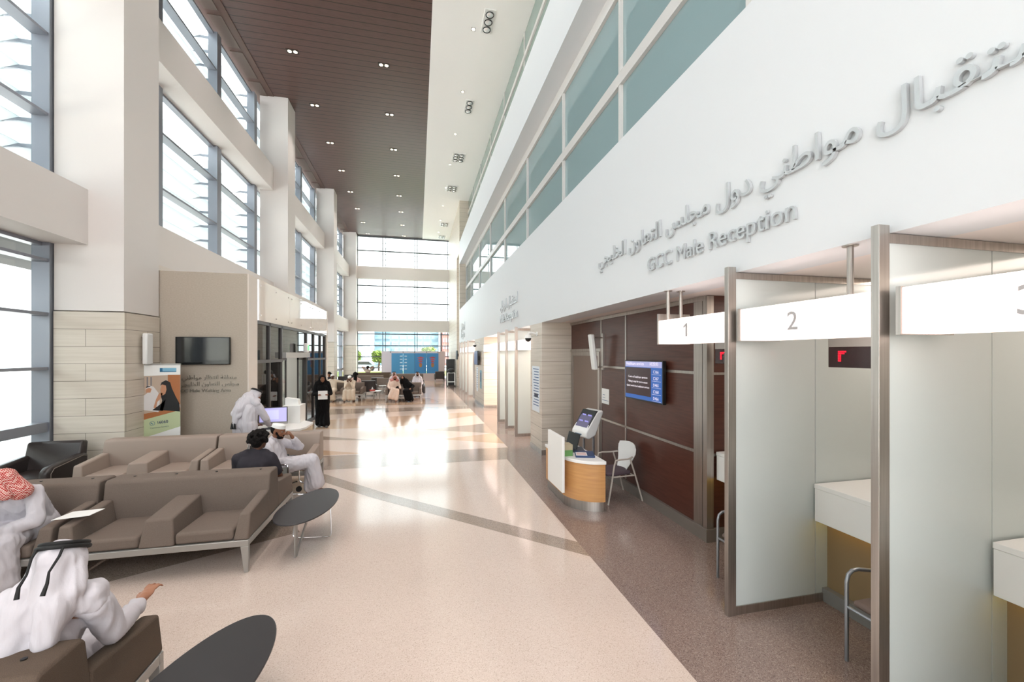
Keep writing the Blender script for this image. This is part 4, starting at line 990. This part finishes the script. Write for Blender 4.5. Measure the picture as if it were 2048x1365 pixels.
# =================================================================== PEOPLE
def xform(mb, M, out):
    n = len(out.v); out.v += [tuple(M @ Vector(p)) for p in mb.v]; out.f += [tuple(i + n for i in f) for f in mb.f]; out.mi += [0] * len(mb.f)
def skinned(name, mb, m, parent, voxel=.008, it=6, fold=0, ff=(11, 11, 3.5), seed=0, label=None):
    """one closed continuous surface grown over the overlapping forms in mb"""
    me0 = mb.mesh(name, [m]); o = bpy.data.objects.new(name, me0); C.objects.link(o)
    r = o.modifiers.new('r', 'REMESH'); r.mode = 'VOXEL'; r.voxel_size = voxel; r.use_smooth_shade = True
    s_ = o.modifiers.new('s', 'SMOOTH'); s_.iterations = it; s_.factor = .5
    bpy.context.view_layer.update(); dg = bpy.context.evaluated_depsgraph_get()
    me = bpy.data.meshes.new_from_object(o.evaluated_get(dg), depsgraph=dg); bpy.data.objects.remove(o); bpy.data.meshes.remove(me0)
    if fold:
        off = Vector((seed * 3.1, seed * 1.7, seed)); nv = [v.normal.copy() for v in me.vertices]
        for v, n_ in zip(me.vertices, nv):
            p = Vector((v.co.x * ff[0], v.co.y * ff[1], v.co.z * ff[2])) + off
            w = noise.noise_vector(p * .35) * 1.3
            d = (1 - abs(noise.noise(p + w)) * 2.2) * .6 + noise.noise(p * 2.3 + w) * .25
            v.co += n_ * fold * (d - .25)
    me.name = name; me.materials.clear(); me.materials.append(m)
    for p in me.polygons: p.use_smooth = True
    o = bpy.data.objects.new(name, me); C.objects.link(o); o.parent = parent
    if label: o['label'] = label
    return o
def head_prims(mb, M):
    h = MB(); h.ell((0, -.012, .022), (.076, .096, .088)); h.ell((0, .028, -.03), (.060, .070, .078)); h.ell((0, .045, -.078), (.042, .045, .032)); h.ell((0, .078, -.098), (.018, .016, .015))
    h.cap((0, .094, .012), (0, .114, -.028), .009, .014); h.ell((-.012, .102, -.03), (.009, .01, .008)); h.ell((.012, .102, -.03), (.009, .01, .008))
    h.cap((-.042, .078, .03), (-.012, .092, .028), .010); h.cap((.042, .078, .03), (.012, .092, .028), .010)
    h.cap((-.02, .090, -.056), (.02, .090, -.056), .0075); h.cap((-.016, .088, -.066), (.016, .088, -.066), .008)
    for s in (-1, 1): h.ell((s * .079, -.008, -.008), (.010, .021, .034), (0, 0, s * .3)); h.ell((s * .045, .06, -.02), (.02, .025, .025))
    xform(h, M, mb)
def eyes(parent, M):
    q = MB(); p = MB()
    for s in (-1, 1):
        a = MB().ell((s * .030, .0795, .007), (.012, .012, .0085), n=12, m=8); xform(a, M, q)
        b = MB().ell((s * .030, .0885, .007), (.0078, .0045, .0078), n=10, m=6); xform(b, M, p)
    q.build('eye_whites', EYEW, parent, smooth=True); p.build('pupils', BPLAS, parent, smooth=True)
def hand_prims(mb, w, d, up, side, curl=.35, spread=1):
    y = Vector(d).normalized(); z = Vector(up); z = (z - y * z.dot(y)).normalized(); x = y.cross(z) * side
    M = Matrix((x, y, z)).transposed().to_4x4(); M.translation = Vector(w); h = MB()
    h.cap((0, -.02, 0), (0, .03, 0), .026, .028); h.ell((0, .05, 0), (.040, .048, .016))
    for bx, ln, k in ((-.030, .068, 0), (-.010, .078, 1), (.011, .072, 2), (.030, .056, 3)):
        p = Vector((bx, .088, 0)); a = curl * .5
        for sgi, sl in enumerate((.42, .32, .26)):
            nx = p + Vector((bx * .12 * spread, math.cos(a) * ln * sl, -math.sin(a) * ln * sl)); h.cap(p, nx, .0092 - .0007 * sgi, .0086 - .0008 * sgi, n=8); p = nx; a += curl * (1 + .15 * k)
    h.cap((-.030, .018, -.004), (-.052, .05, -.014), .013, .0105, n=8); h.cap((-.052, .05, -.014), (-.056, .078, -.022), .010, .0085, n=8)
    xform(h, M, mb)
SIT = dict(pelvis=(0, .02, .55), chest=(0, -.04, .86), neck=(0, -.03, 1.03), head=(0, .0, 1.17), sl=(-.18, -.03, .97), sr=(.18, -.03, .97), el=(-.25, .08, .72), er=(.25, .08, .72),
           wl=(-.16, .32, .62), wr=(.16, .32, .62), hl=(-.1, .03, .53), hr=(.1, .03, .53), kl=(-.13, .46, .50), kr=(.13, .46, .50), al=(-.13, .44, .08), ar=(.13, .44, .08))
STAND = dict(pelvis=(0, 0, .95), chest=(0, -.01, 1.25), neck=(0, 0, 1.43), head=(0, .02, 1.57), sl=(-.19, -.01, 1.37), sr=(.19, -.01, 1.37), el=(-.24, 0, 1.08), er=(.24, 0, 1.08),
             wl=(-.22, .16, .88), wr=(.22, .16, .88), hl=(-.09, 0, .92), hr=(.09, 0, .92), kl=(-.1, .03, .5), kr=(.1, .03, .5), al=(-.1, 0, .08), ar=(.1, 0, .08))
def person(label, loc, rz, base, pose, outfit, skin, head=(0, 0, 0), robe=CLOTHW, scarf=None, near=True, hands=((0, 1, 0), (0, 1, 0)), hup=((0, 0, 1), (0, 0, 1)), curl=.35, hair=False, beard=False, cap=False, agal=False, feet=((0, 1, 0), (0, 1, 0)), shoes='sandals', seed=1, bulk=1.0, back_drape=.0, faceveil=False, tassel=False, swath=False, extra=(), wrap=False):
    t = thing('person', label, 'person', loc, rz); J = {k: Vector(v) for k, v in dict(base, **pose).items()}
    vx = .0065 if near else .013; fx = .011 if near else .017
    HM = Matrix.Translation(J['head']) @ Euler(head).to_matrix().to_4x4()
    b = MB()
    head_prims(b, HM); b.cap(J['neck'] - Vector((0, 0, .03)), J['head'] + HM.to_3x3() @ Vector((0, -.02, -.05)), .054, .05)
    b.cap(J['pelvis'], J['chest'], .11, .12); b.cap(J['chest'], J['neck'], .11, .05); b.cap(J['sl'], J['sr'], .055)
    for s, w_, e_, sh_, h_, k_, a_, i in ((-1, 'wl', 'el', 'sl', 'hl', 'kl', 'al', 0), (1, 'wr', 'er', 'sr', 'hr', 'kr', 'ar', 1)):
        b.cap(J[sh_], J[e_], .05, .038); b.cap(J[e_], J[w_], .038, .026)
        hand_prims(b, J[w_] + Vector(hands[i]).normalized() * .02, hands[i], hup[i], -s if False else s, curl)
        b.cap(J[h_], J[k_], .075, .055); b.cap(J[k_], J[a_], .052, .036)
        f = Vector(feet[i]).normalized(); b.cap(J[a_] - Vector((0, 0, .03)) - f * .03, J[a_] - Vector((0, 0, .045)) + f * .09, .036, .034); b.cap(J[a_] - Vector((0, 0, .045)) + f * .09, J[a_] - Vector((0, 0, .052)) + f * .17, .034, .024)
    body = skinned('body', b, skin, t, vx, 3)
    if not faceveil: eyes(body, HM)
    # clothing
    g = MB(); K = bulk
    up = (J['chest'] - J['pelvis'])
    for s in (-1, 1):
        o_ = Vector((s * .065, 0, 0)); g.cap(J['pelvis'] + o_, J['chest'] + o_ * .9, .135 * K, .135 * K)
    g.cap(J['chest'], J['neck'] - (J['neck'] - J['chest']) * .25, .14 * K, .085)
    g.cap(J['sl'] + Vector((0, 0, .005)), J['sr'] + Vector((0, 0, .005)), .062); g.cap(J['sl'] * .5 + J['neck'] * .5, J['sl'], .075, .062); g.cap(J['sr'] * .5 + J['neck'] * .5, J['sr'], .075, .062); g.cap(J['neck'] - Vector((0, 0, .05)), J['neck'] + Vector((0, 0, .0)), .068, .064)
    long_ = outfit != 'shirt'
    for sh_, e_, w_ in (('sl', 'el', 'wl'), ('sr', 'er', 'wr')):
        if long_:
            g.cap(J[sh_], J[e_], .068, .064); g.cap(J[e_], J[w_] - (J[w_] - J[e_]) * .08, .062, .048 if outfit != 'abaya' else .06)
        else:
            g.cap(J[sh_], J[sh_] + (J[e_] - J[sh_]) * .72, .07, .062)
    if outfit in ('thobe', 'abaya'):
        for h_, k_, a_ in (('hl', 'kl', 'al'), ('hr', 'kr', 'ar')):
            g.cap(J[h_], J[k_], .13 * K, .10); e2 = J[a_] + (J[k_] - J[a_]) * (.18 if outfit == 'thobe' else .06); g.cap(J[k_], e2, .098, .105)
        g.cap((J['hl'] + J['hr']) / 2, (J['kl'] + J['kr']) / 2, .12, .085)
        mk = (J['kl'] + J['kr']) / 2; ma = (J['al'] + J['ar']) / 2; g.cap(mk, ma + (mk - ma) * (.2 if outfit == 'thobe' else .1), .095, .11)
    ro = skinned('robe' if long_ else 'shirt', g, robe, t, fx, 9, (.016 if long_ else .008) if near else .012, (15, 15, 4.5), seed=seed)
    if not long_:
        g = MB()
        for h_, k_, a_ in (('hl', 'kl', 'al'), ('hr', 'kr', 'ar')): g.cap(J[h_], J[k_], .105, .075); g.cap(J[k_], J[a_], .07, .06)
        g.cap(J['hl'], J['hr'], .12); skinned('trousers', g, CLOTHG, t, fx, 6, .008, seed=seed)
    for i, (a_) in enumerate(('al', 'ar')):
        f = Vector(feet[i]).normalized(); q = MB()
        p0 = J[a_] - Vector((0, 0, .062)) - f * .05; p1 = J[a_] - Vector((0, 0, .066)) + f * .18
        if shoes == 'shoes': q.cap(J[a_] - Vector((0, 0, .035)) - f * .03, p1 + Vector((0, 0, .012)), .046, .036); q.cap(p0, p1, .03, .03); skinned('shoe', q, LEATH, t, .012, 3)
        else: q.cap(p0, p1, .016, .016); q.cap(J[a_] - Vector((0, 0, .04)) + f * .08 + Vector((.04, 0, 0)), J[a_] - Vector((0, 0, .04)) + f * .08 - Vector((.04, 0, 0)), .012); skinned('sandal', q, LEATH, t, .012, 2)
    # head coverings
    hp = MB()
    if hair:
        rnd = random.Random(seed); q = MB()
        for k in range(170):
            th_ = rnd.uniform(0, 2 * PI); ph = rnd.uniform(-.35, 1) if math.sin(th_) < .35 else rnd.uniform(.35, 1)
            c_ = math.sqrt(max(0, 1 - ph * ph)); rr_ = rnd.uniform(.95, 1.12); q.ell((.104 * rr_ * c_ * math.cos(th_), -.022 + .118 * rr_ * c_ * math.sin(th_), .028 + .112 * rr_ * ph), (.02, .02, .02), n=7, m=5)
        q.ell((0, -.02, .035), (.088, .1, .088)); q.ell((0, -.06, -.02), (.07, .05, .06)); xform(q, HM, hp); skinned('hair', hp, HAIR, t, .008, 2, .006, (50, 50, 50))
    if cap:
        q = MB(); q.tube([(0, -.012, .055), (0, -.012, .105), (0, -.014, .112)], [.092, .084, .06], n=24); xform(q, HM @ Matrix.Rotation(-.12, 4, 'X') @ Matrix.Diagonal((.93, 1.12, 1, 1)), hp)
        hp.build('cap', PAPER, t, smooth=True, bevel=.004)
        q = MB(); q.ell((0, -.03, .02), (.079, .085, .082)); q2 = MB(); xform(q, HM, q2); skinned('hair', q2, HAIR, t, .01, 2)
    if beard:
        q = MB(); q.ell((0, .04, -.075), (.052, .056, .042)); q.cap((-.025, .098, -.045), (.025, .098, -.045), .008)
        for s in (-1, 1): q.cap((s * .066, .01, -.01), (s * .05, .045, -.065), .016)
        q2 = MB(); xform(q, HM, q2); skinned('beard', q2, HAIR, t, .007, 2, .002, (60, 60, 60))
    if scarf:
        q = MB(); q.ell((0, -.022, .022), (.094, .104, .094))
        for s in (-1, 1): q.cap((s * .062, -.015, .02), (s * .082, -.01, -.12), .042, .05)
        if not swath: q.cap((0, -.05, .0), (0, -.07, -.14), .07, .085)
        else: q.cap((0, -.04, .0), (0, -.0, -.12), .075, .085)
        for a, b2, r0, r1 in extra: hp.cap(a, b2, r0, r1)
        if outfit == 'abaya': q.cap((-.03, .05, -.12), (.03, .05, -.12), .035); 
        if faceveil: q.ell((0, .045, -.04), (.066, .075, .07))
        xform(q, HM, hp)
        nk = J['neck']; sd = (J['sr'] - J['sl']).normalized(); bk = Vector((0, -1, 0))
        if not wrap: hp.cap(nk + sd * -.15 + Vector((0, -.02, .0)), nk + sd * .15 + Vector((0, -.02, .0)), .062, .062)
        for s in (() if wrap else (-1, 1)): hp.cap(nk + sd * s * .06 + Vector((0, -.06, .04)), J['sl' if s < 0 else 'sr'] + Vector((0, -.03, .03)) , .075, .06)
        if back_drape: hp.cap(nk + Vector((-.06, -.09, 0)), nk + Vector((-.11, -.13, -back_drape)), .075, .05); hp.cap(nk + Vector((.06, -.09, 0)), nk + Vector((.05, -.13, -back_drape * .8)), .08, .05); 
        if swath:
            for a, b2, r0, r1 in (((.24, -.12, 1.1), (.37, -.05, .99), .075, .065), ((.24, -.13, 1.08), (.14, -.2, .86), .09, .08), ((.24, -.1, 1.08), (-.02, -.16, .97), .08, .07), ((.3, -.12, .98), (.2, -.18, .86), .06, .06),
                                  ((.34, -.02, .99), (.28, -.15, .99), .03, .035), ((.30, -.15, 1.0), (.06, -.235, .93), .035, .035), ((.06, -.235, .93), (-.2, -.25, .82), .035, .04)): hp.cap(a, b2, r0, r1)
        hs = skinned('headscarf', hp, scarf, t, .009 if near else .014, 8, .014 if near else .008, (15, 15, 5), seed=seed + 7)
        if agal:
            q = MB()
            for k in (0, 1): q.tube([((.090 - .008 * k) * math.cos(a * PI / 16), -.022 + (.104 - .008 * k) * math.sin(a * PI / 16), .076 + .018 * k + .012 * math.sin(a * PI / 16)) for a in range(32)], .0105, n=10, closed=True)
            if tassel:
                for s in (-1, 1): q.tube([(s * .05, -.125, .06), (s * .052, -.135, .02), (s * .04, -.15, -.05), (s * .05, -.155, -.10), (s * .045, -.15, -.15)], [.006, .006, .005, .007, .01], n=8)
            q2 = MB(); xform(q, HM, q2); q2.build('head_cord', CORD, t, smooth=True)
    return t, J

person('man in white headscarf with thick black head cord, seen from behind on brown sofa', (-2.02, 2.64, 0), 0, SIT,
       dict(pelvis=(.0, .0, .56), chest=(.13, -.06, .82), neck=(.24, -.09, 1.04), head=(.27, -.10, 1.19), sl=(.03, -.13, .97), sr=(.38, -.04, .94), el=(-.28, -.20, .95), er=(.37, .10, .71), wl=(-.5, -.12, .93), wr=(.31, .43, .68), hl=(-.1, .03, .55), hr=(.12, .03, .55), kl=(-.15, .5, .52), kr=(.12, .5, .52)),
       'thobe', SKIN2, head=(-.52, 0, .1), scarf=CLOTHW, agal=True, hands=((-.8, .3, 0), (.05, 1, .35)), near=True, seed=2, back_drape=.2, tassel=True, swath=True)
person('man in white robe and red checked headscarf bending over his knees', (-3.84, 5.22, 0), PI, SIT,
       dict(pelvis=(0, .04, .57), chest=(-.02, .2, .83), neck=(-.03, .36, .98), head=(-.10, .46, 1.07), sl=(-.22, .27, .92), sr=(.17, .27, .92), el=(-.29, .36, .66), er=(.24, .36, .66), wl=(-.1, .56, .63), wr=(.07, .56, .63), kl=(-.16, .52, .52), kr=(.14, .52, .52), al=(-.16, .5, .09), ar=(.14, .52, .09)),
       'thobe', SKIN1, head=(-.45, 0, -1.25), scarf=REDC, hands=((.5, .5, -.3), (-.5, .5, -.3)), beard=True, seed=5, bulk=1.05, wrap=True)
person('curly-haired man in a dark grey shirt seen from behind', (-2.06, 5.98, 0), 0, SIT, dict(head=(.05, .02, 1.12), neck=(.03, -.0, .99), chest=(0, -.01, .83), sl=(-.19, -.01, .91), sr=(.2, -.01, .9), el=(-.24, .1, .68), er=(.28, .06, .64)),
       'shirt', SKIN3, head=(0, 0, -.3), robe=CLOTHG, hair=True, seed=3)
p4, _ = person('man with white cap in white robe resting his chin on his hand, legs crossed', (-2.13, 6.98, 0), -PI / 2, SIT,
       dict(pelvis=(0, .06, .54), chest=(0, -.02, .80), neck=(0, -.02, .95), head=(-.0, .05, 1.07), sl=(-.18, 0, .88), sr=(.18, -.03, .87), el=(-.2, .3, .78), er=(.24, .02, .66), wl=(-.06, .25, .93), wr=(.08, .26, .62), kl=(-.08, .52, .55), kr=(.06, .54, .62), al=(-.1, .48, .09), ar=(-.02, .62, .16)),
       'thobe', SKIN1, head=(-.15, 0, -.25), hands=((.3, -.3, .7), (-.3, 1, -.1)), hup=((0, 1, .3), (0, 0, 1)), curl=.75, cap=True, beard=True, feet=((0, 1, 0), (0, 1, -.15)), seed=6)
person('standing man in white robe and long white headscarf typing at the white-topped desk', (-3.17, 8.72, 0), math.radians(-22), STAND,
       dict(pelvis=(0, 0, .93), chest=(0, .04, 1.18), neck=(0, .14, 1.36), head=(.02, .24, 1.46), sl=(-.19, .1, 1.28), sr=(.19, .1, 1.28), el=(-.24, .14, 1.02), er=(.27, .2, 1.02), wl=(-.1, .36, .86), wr=(.16, .42, .85)),
       'thobe', SKIN1, head=(-.6, 0, -.35), scarf=CLOTHW, agal=True, seed=8, extra=[((-.02, .12, 1.42), (-.03, -.08, 1.22), .11, .10), ((-.1, .06, 1.36), (-.13, -.10, 1.14), .08, .06), ((.05, .06, 1.36), (.0, -.13, 1.1), .08, .05), ((-.05, -.12, 1.2), (-.06, -.16, .98), .07, .04), ((-.11, -.1, 1.15), (-.1, -.14, .98), .05, .03)], bulk=1.12, tassel=False, beard=True, hands=((0, 1, -.1), (0, 1, -.1)))
p5 = [o for o in bpy.data.objects if o.name.startswith('person') and str(o.get('label', '')).startswith('standing man')][0]
q = MB()
for x in (-.1, -.04): q.tube([(x, -.16, 1.02), (x, -.19, .98), (x, -.19, .95), (x, -.192, .87)], [.003, .004, .014, .024], n=10)
q.build('tassel', CORD, p5, smooth=True)
person('walking woman in black robe holding white papers near the glass entrance', (-2.88, 13.85, 0), math.radians(195), STAND,
       dict(neck=(0, 0, 1.36), head=(0, .02, 1.49), chest=(0, 0, 1.18), pelvis=(0, 0, .9), sl=(-.17, 0, 1.29), sr=(.17, 0, 1.29), wl=(-.1, .25, 1.03), wr=(.1, .25, 1.03), el=(-.23, .05, 1.03), er=(.23, .05, 1.03), al=(-.1, .15, .08), ar=(.1, -.1, .08)),
       'abaya', SKIN1, robe=CLOTHB, scarf=CLOTHB, near=True, seed=9, shoes='shoes')
t = thing('papers', 'bundle of white papers held by the walking woman in black', 'papers', (-2.80, 13.52, .88), math.radians(10)); MB().box(-.13, -.02, 0, .13, .0, .26).build('sheets', PAPER, t)
F = False
person('far seated man in cream robe and white cap, arm stretched along the sofa back', (-3.98, 21.3, 0), PI, SIT, dict(sl=(-.2, -.05, .95), el=(-.45, -.08, .9), wl=(-.72, -.1, .88), kl=(-.1, .5, .5), kr=(.25, .48, .5)), 'thobe', SKIN3, robe=CLOTHC, cap=True, near=F, seed=11, hands=((-1, 0, 0), (0, 1, 0)))
person('far seated man in white robe and cap holding both hands before his face', (-3.15, 21.25, 0), PI, SIT, dict(chest=(0, .1, .84), neck=(0, .22, 1.0), head=(0, .32, 1.1), sl=(-.19, .15, .94), sr=(.19, .15, .94), el=(-.18, .42, .68), er=(.18, .42, .68), wl=(-.06, .46, .92), wr=(.06, .46, .92), al=(-.2, .55, .08), ar=(.2, .55, .08), kl=(-.18, .5, .5), kr=(.18, .5, .5)), 'thobe', SKIN3, robe=CLOTHC, cap=True, near=F, seed=12, head=(-.4, 0, 0), hands=((0, -.1, 1), (0, -.1, 1)), hup=((0, 1, 0), (0, 1, 0)))
w9, J9 = person('woman with long black hair and pale top seen from behind on the far sofa', (-3.05, 22.1, 0), 0, SIT, dict(head=(0, 0, 1.2), neck=(0, -.02, 1.06)), 'shirt', SKIN2, robe=mat('pink_cotton', 'd0aba0', .85), hair=True, near=F, seed=13)
q = MB(); q.cap((0, -.07, 1.2), (0, -.12, .92), .08, .07); q.cap((.04, -.08, 1.1), (.05, -.14, .85), .06, .04); skinned('long_hair', q, HAIR, w9, .014, 4, .008, (40, 40, 5))
person('man in white robe and white headscarf with red check sitting behind the far sofa', (-1.2, 22.6, 0), PI, SIT, dict(head=(0, .05, 1.22)), 'thobe', SKIN1, scarf=mat('pale_pink_cloth', 'dfc6c4', .85), agal=True, near=F, seed=14, beard=True)
person('man in cream robe and red headscarf seated with crossed legs on the far sofa', (-1.1, 20.6, 0), PI, SIT, dict(chest=(0, .06, .84), neck=(-.03, .1, 1.0), head=(-.05, .14, 1.13), kl=(-.18, .5, .52), kr=(.02, .52, .6), al=(-.12, .55, .09), ar=(.18, .58, .2), el=(-.28, .12, .7), wl=(-.3, .3, .62)), 'thobe', SKIN1, robe=mat('pinkish_cream_cotton', 'dcc5b6', .85), scarf=REDC, near=F, seed=15, beard=True)
person('woman in black robe and veil leaning sideways on the far sofa', (-.42, 20.55, 0), math.radians(170), SIT, dict(chest=(.1, .02, .84), neck=(.2, .04, .98), head=(.27, .05, 1.1), sl=(.02, 0, .9), sr=(.36, .02, .88), er=(.5, .08, .7), wr=(.5, .3, .62), kl=(-.12, .42, .5), kr=(.08, .46, .5), al=(-.22, .4, .09), ar=(-.02, .42, .09)), 'abaya', SKIN2, robe=CLOTHB, scarf=CLOTHB, near=F, seed=16, shoes='shoes', faceveil=True)
person('man in bright white robe and headscarf seated behind the veiled woman', (.0, 22.6, 0), PI, SIT, dict(head=(0, .03, 1.2)), 'thobe', SKIN1, scarf=CLOTHW, agal=True, near=F, seed=17, beard=True, bulk=1.1)
person('person with elbows raised and hands behind the head, under the end window', (-3.75, 33.75, 0), 0, SIT, dict(head=(0, 0, 1.18), el=(-.42, -.02, 1.28), er=(.42, -.02, 1.28), wl=(-.14, -.1, 1.2), wr=(.14, -.1, 1.2)), 'shirt', SKIN2, robe=mat('beige_cotton', 'b5a090', .85), hair=True, near=F, seed=18, hands=((1, 0, 0), (-1, 0, 0)), hup=((0, -1, 0), (0, -1, 0)))
person('dark-haired person half hidden behind the far white column', (-4.5, 23.2, 0), PI, SIT, dict(), 'shirt', SKIN1, robe=CLOTHG, hair=True, near=F, seed=19)
for x, l in ((-1.2, 'dark armchair under the man with the red and white headscarf behind the far sofa'), (.0, 'dark armchair under the man in bright white behind the veiled woman')): dup(ac, (x, 22.75, 0), 0, l)
dup(ac, (-4.5, 23.35, 0), 0, 'dark armchair under the dark-haired person by the far white column')
# seat of the man with the cap
t = thing('tube_frame_chair', 'chair with chrome tube frame and grey side panel under the man with the white cap', 'chair', (-2.13, 6.98, 0), -PI / 2)
for s in (-1, 1):
    MB().tube([(s * .29, -.25, .62), (s * .29, .22, .62), (s * .29, .26, .6), (s * .29, .27, .56), (s * .29, .27, .22), (s * .29, .31, .18), (s * .27, .5, .16), (s * .25, .56, .04)], .012, n=10).build('side_frame', CHROME, t, smooth=True)
    MB().tube([(s * .29, -.25, .95), (s * .29, -.25, .1), (s * .29, -.2, .07), (s * .29, .25, .2)], .012, n=10).build('rear_tube', CHROME, t, smooth=True)
    MB().box(s * .285 - .004, -.22, .42, s * .285 + .004, .25, .58).build('side_panel', mat('grey_panel', '84847f', .5), t)
    MB().box(s * .29 - .025, -.22, .62, s * .29 + .025, .12, .645).build('arm_pad', BPLAS, t, bevel=.01)
    MB().cyl((s * .28 - .012, .27, .08), (s * .28 + .012, .27, .08), .045, n=20).build('front_wheel', BPLAS, t)
    MB().cyl((s * .30 - .01, -.22, .06), (s * .30 + .01, -.22, .06), .06, n=28).build('rear_wheel', BPLAS, t)
MB().box(-.27, -.25, .40, .27, .2, .43).build('seat', BPLAS, t, bevel=.01); MB().box(-.27, -.28, .45, .27, -.26, .9).build('backrest', BPLAS, t, bevel=.008)
MB().tube([(-.29, .1, .3), (.29, -.1, .3)], .01).build('cross_brace', CHROME, t)
t = thing('paper_sheet', 'white paper sheet lying on the sofa armrest beside the man in the red checked headscarf', 'paper', (-3.28, 4.98, .66), .3)
MB().prism([(-.17, -.10), (.10, -.12), (.17, .06), (-.08, .1)], 0, .003).build('sheet', PAPER, t)
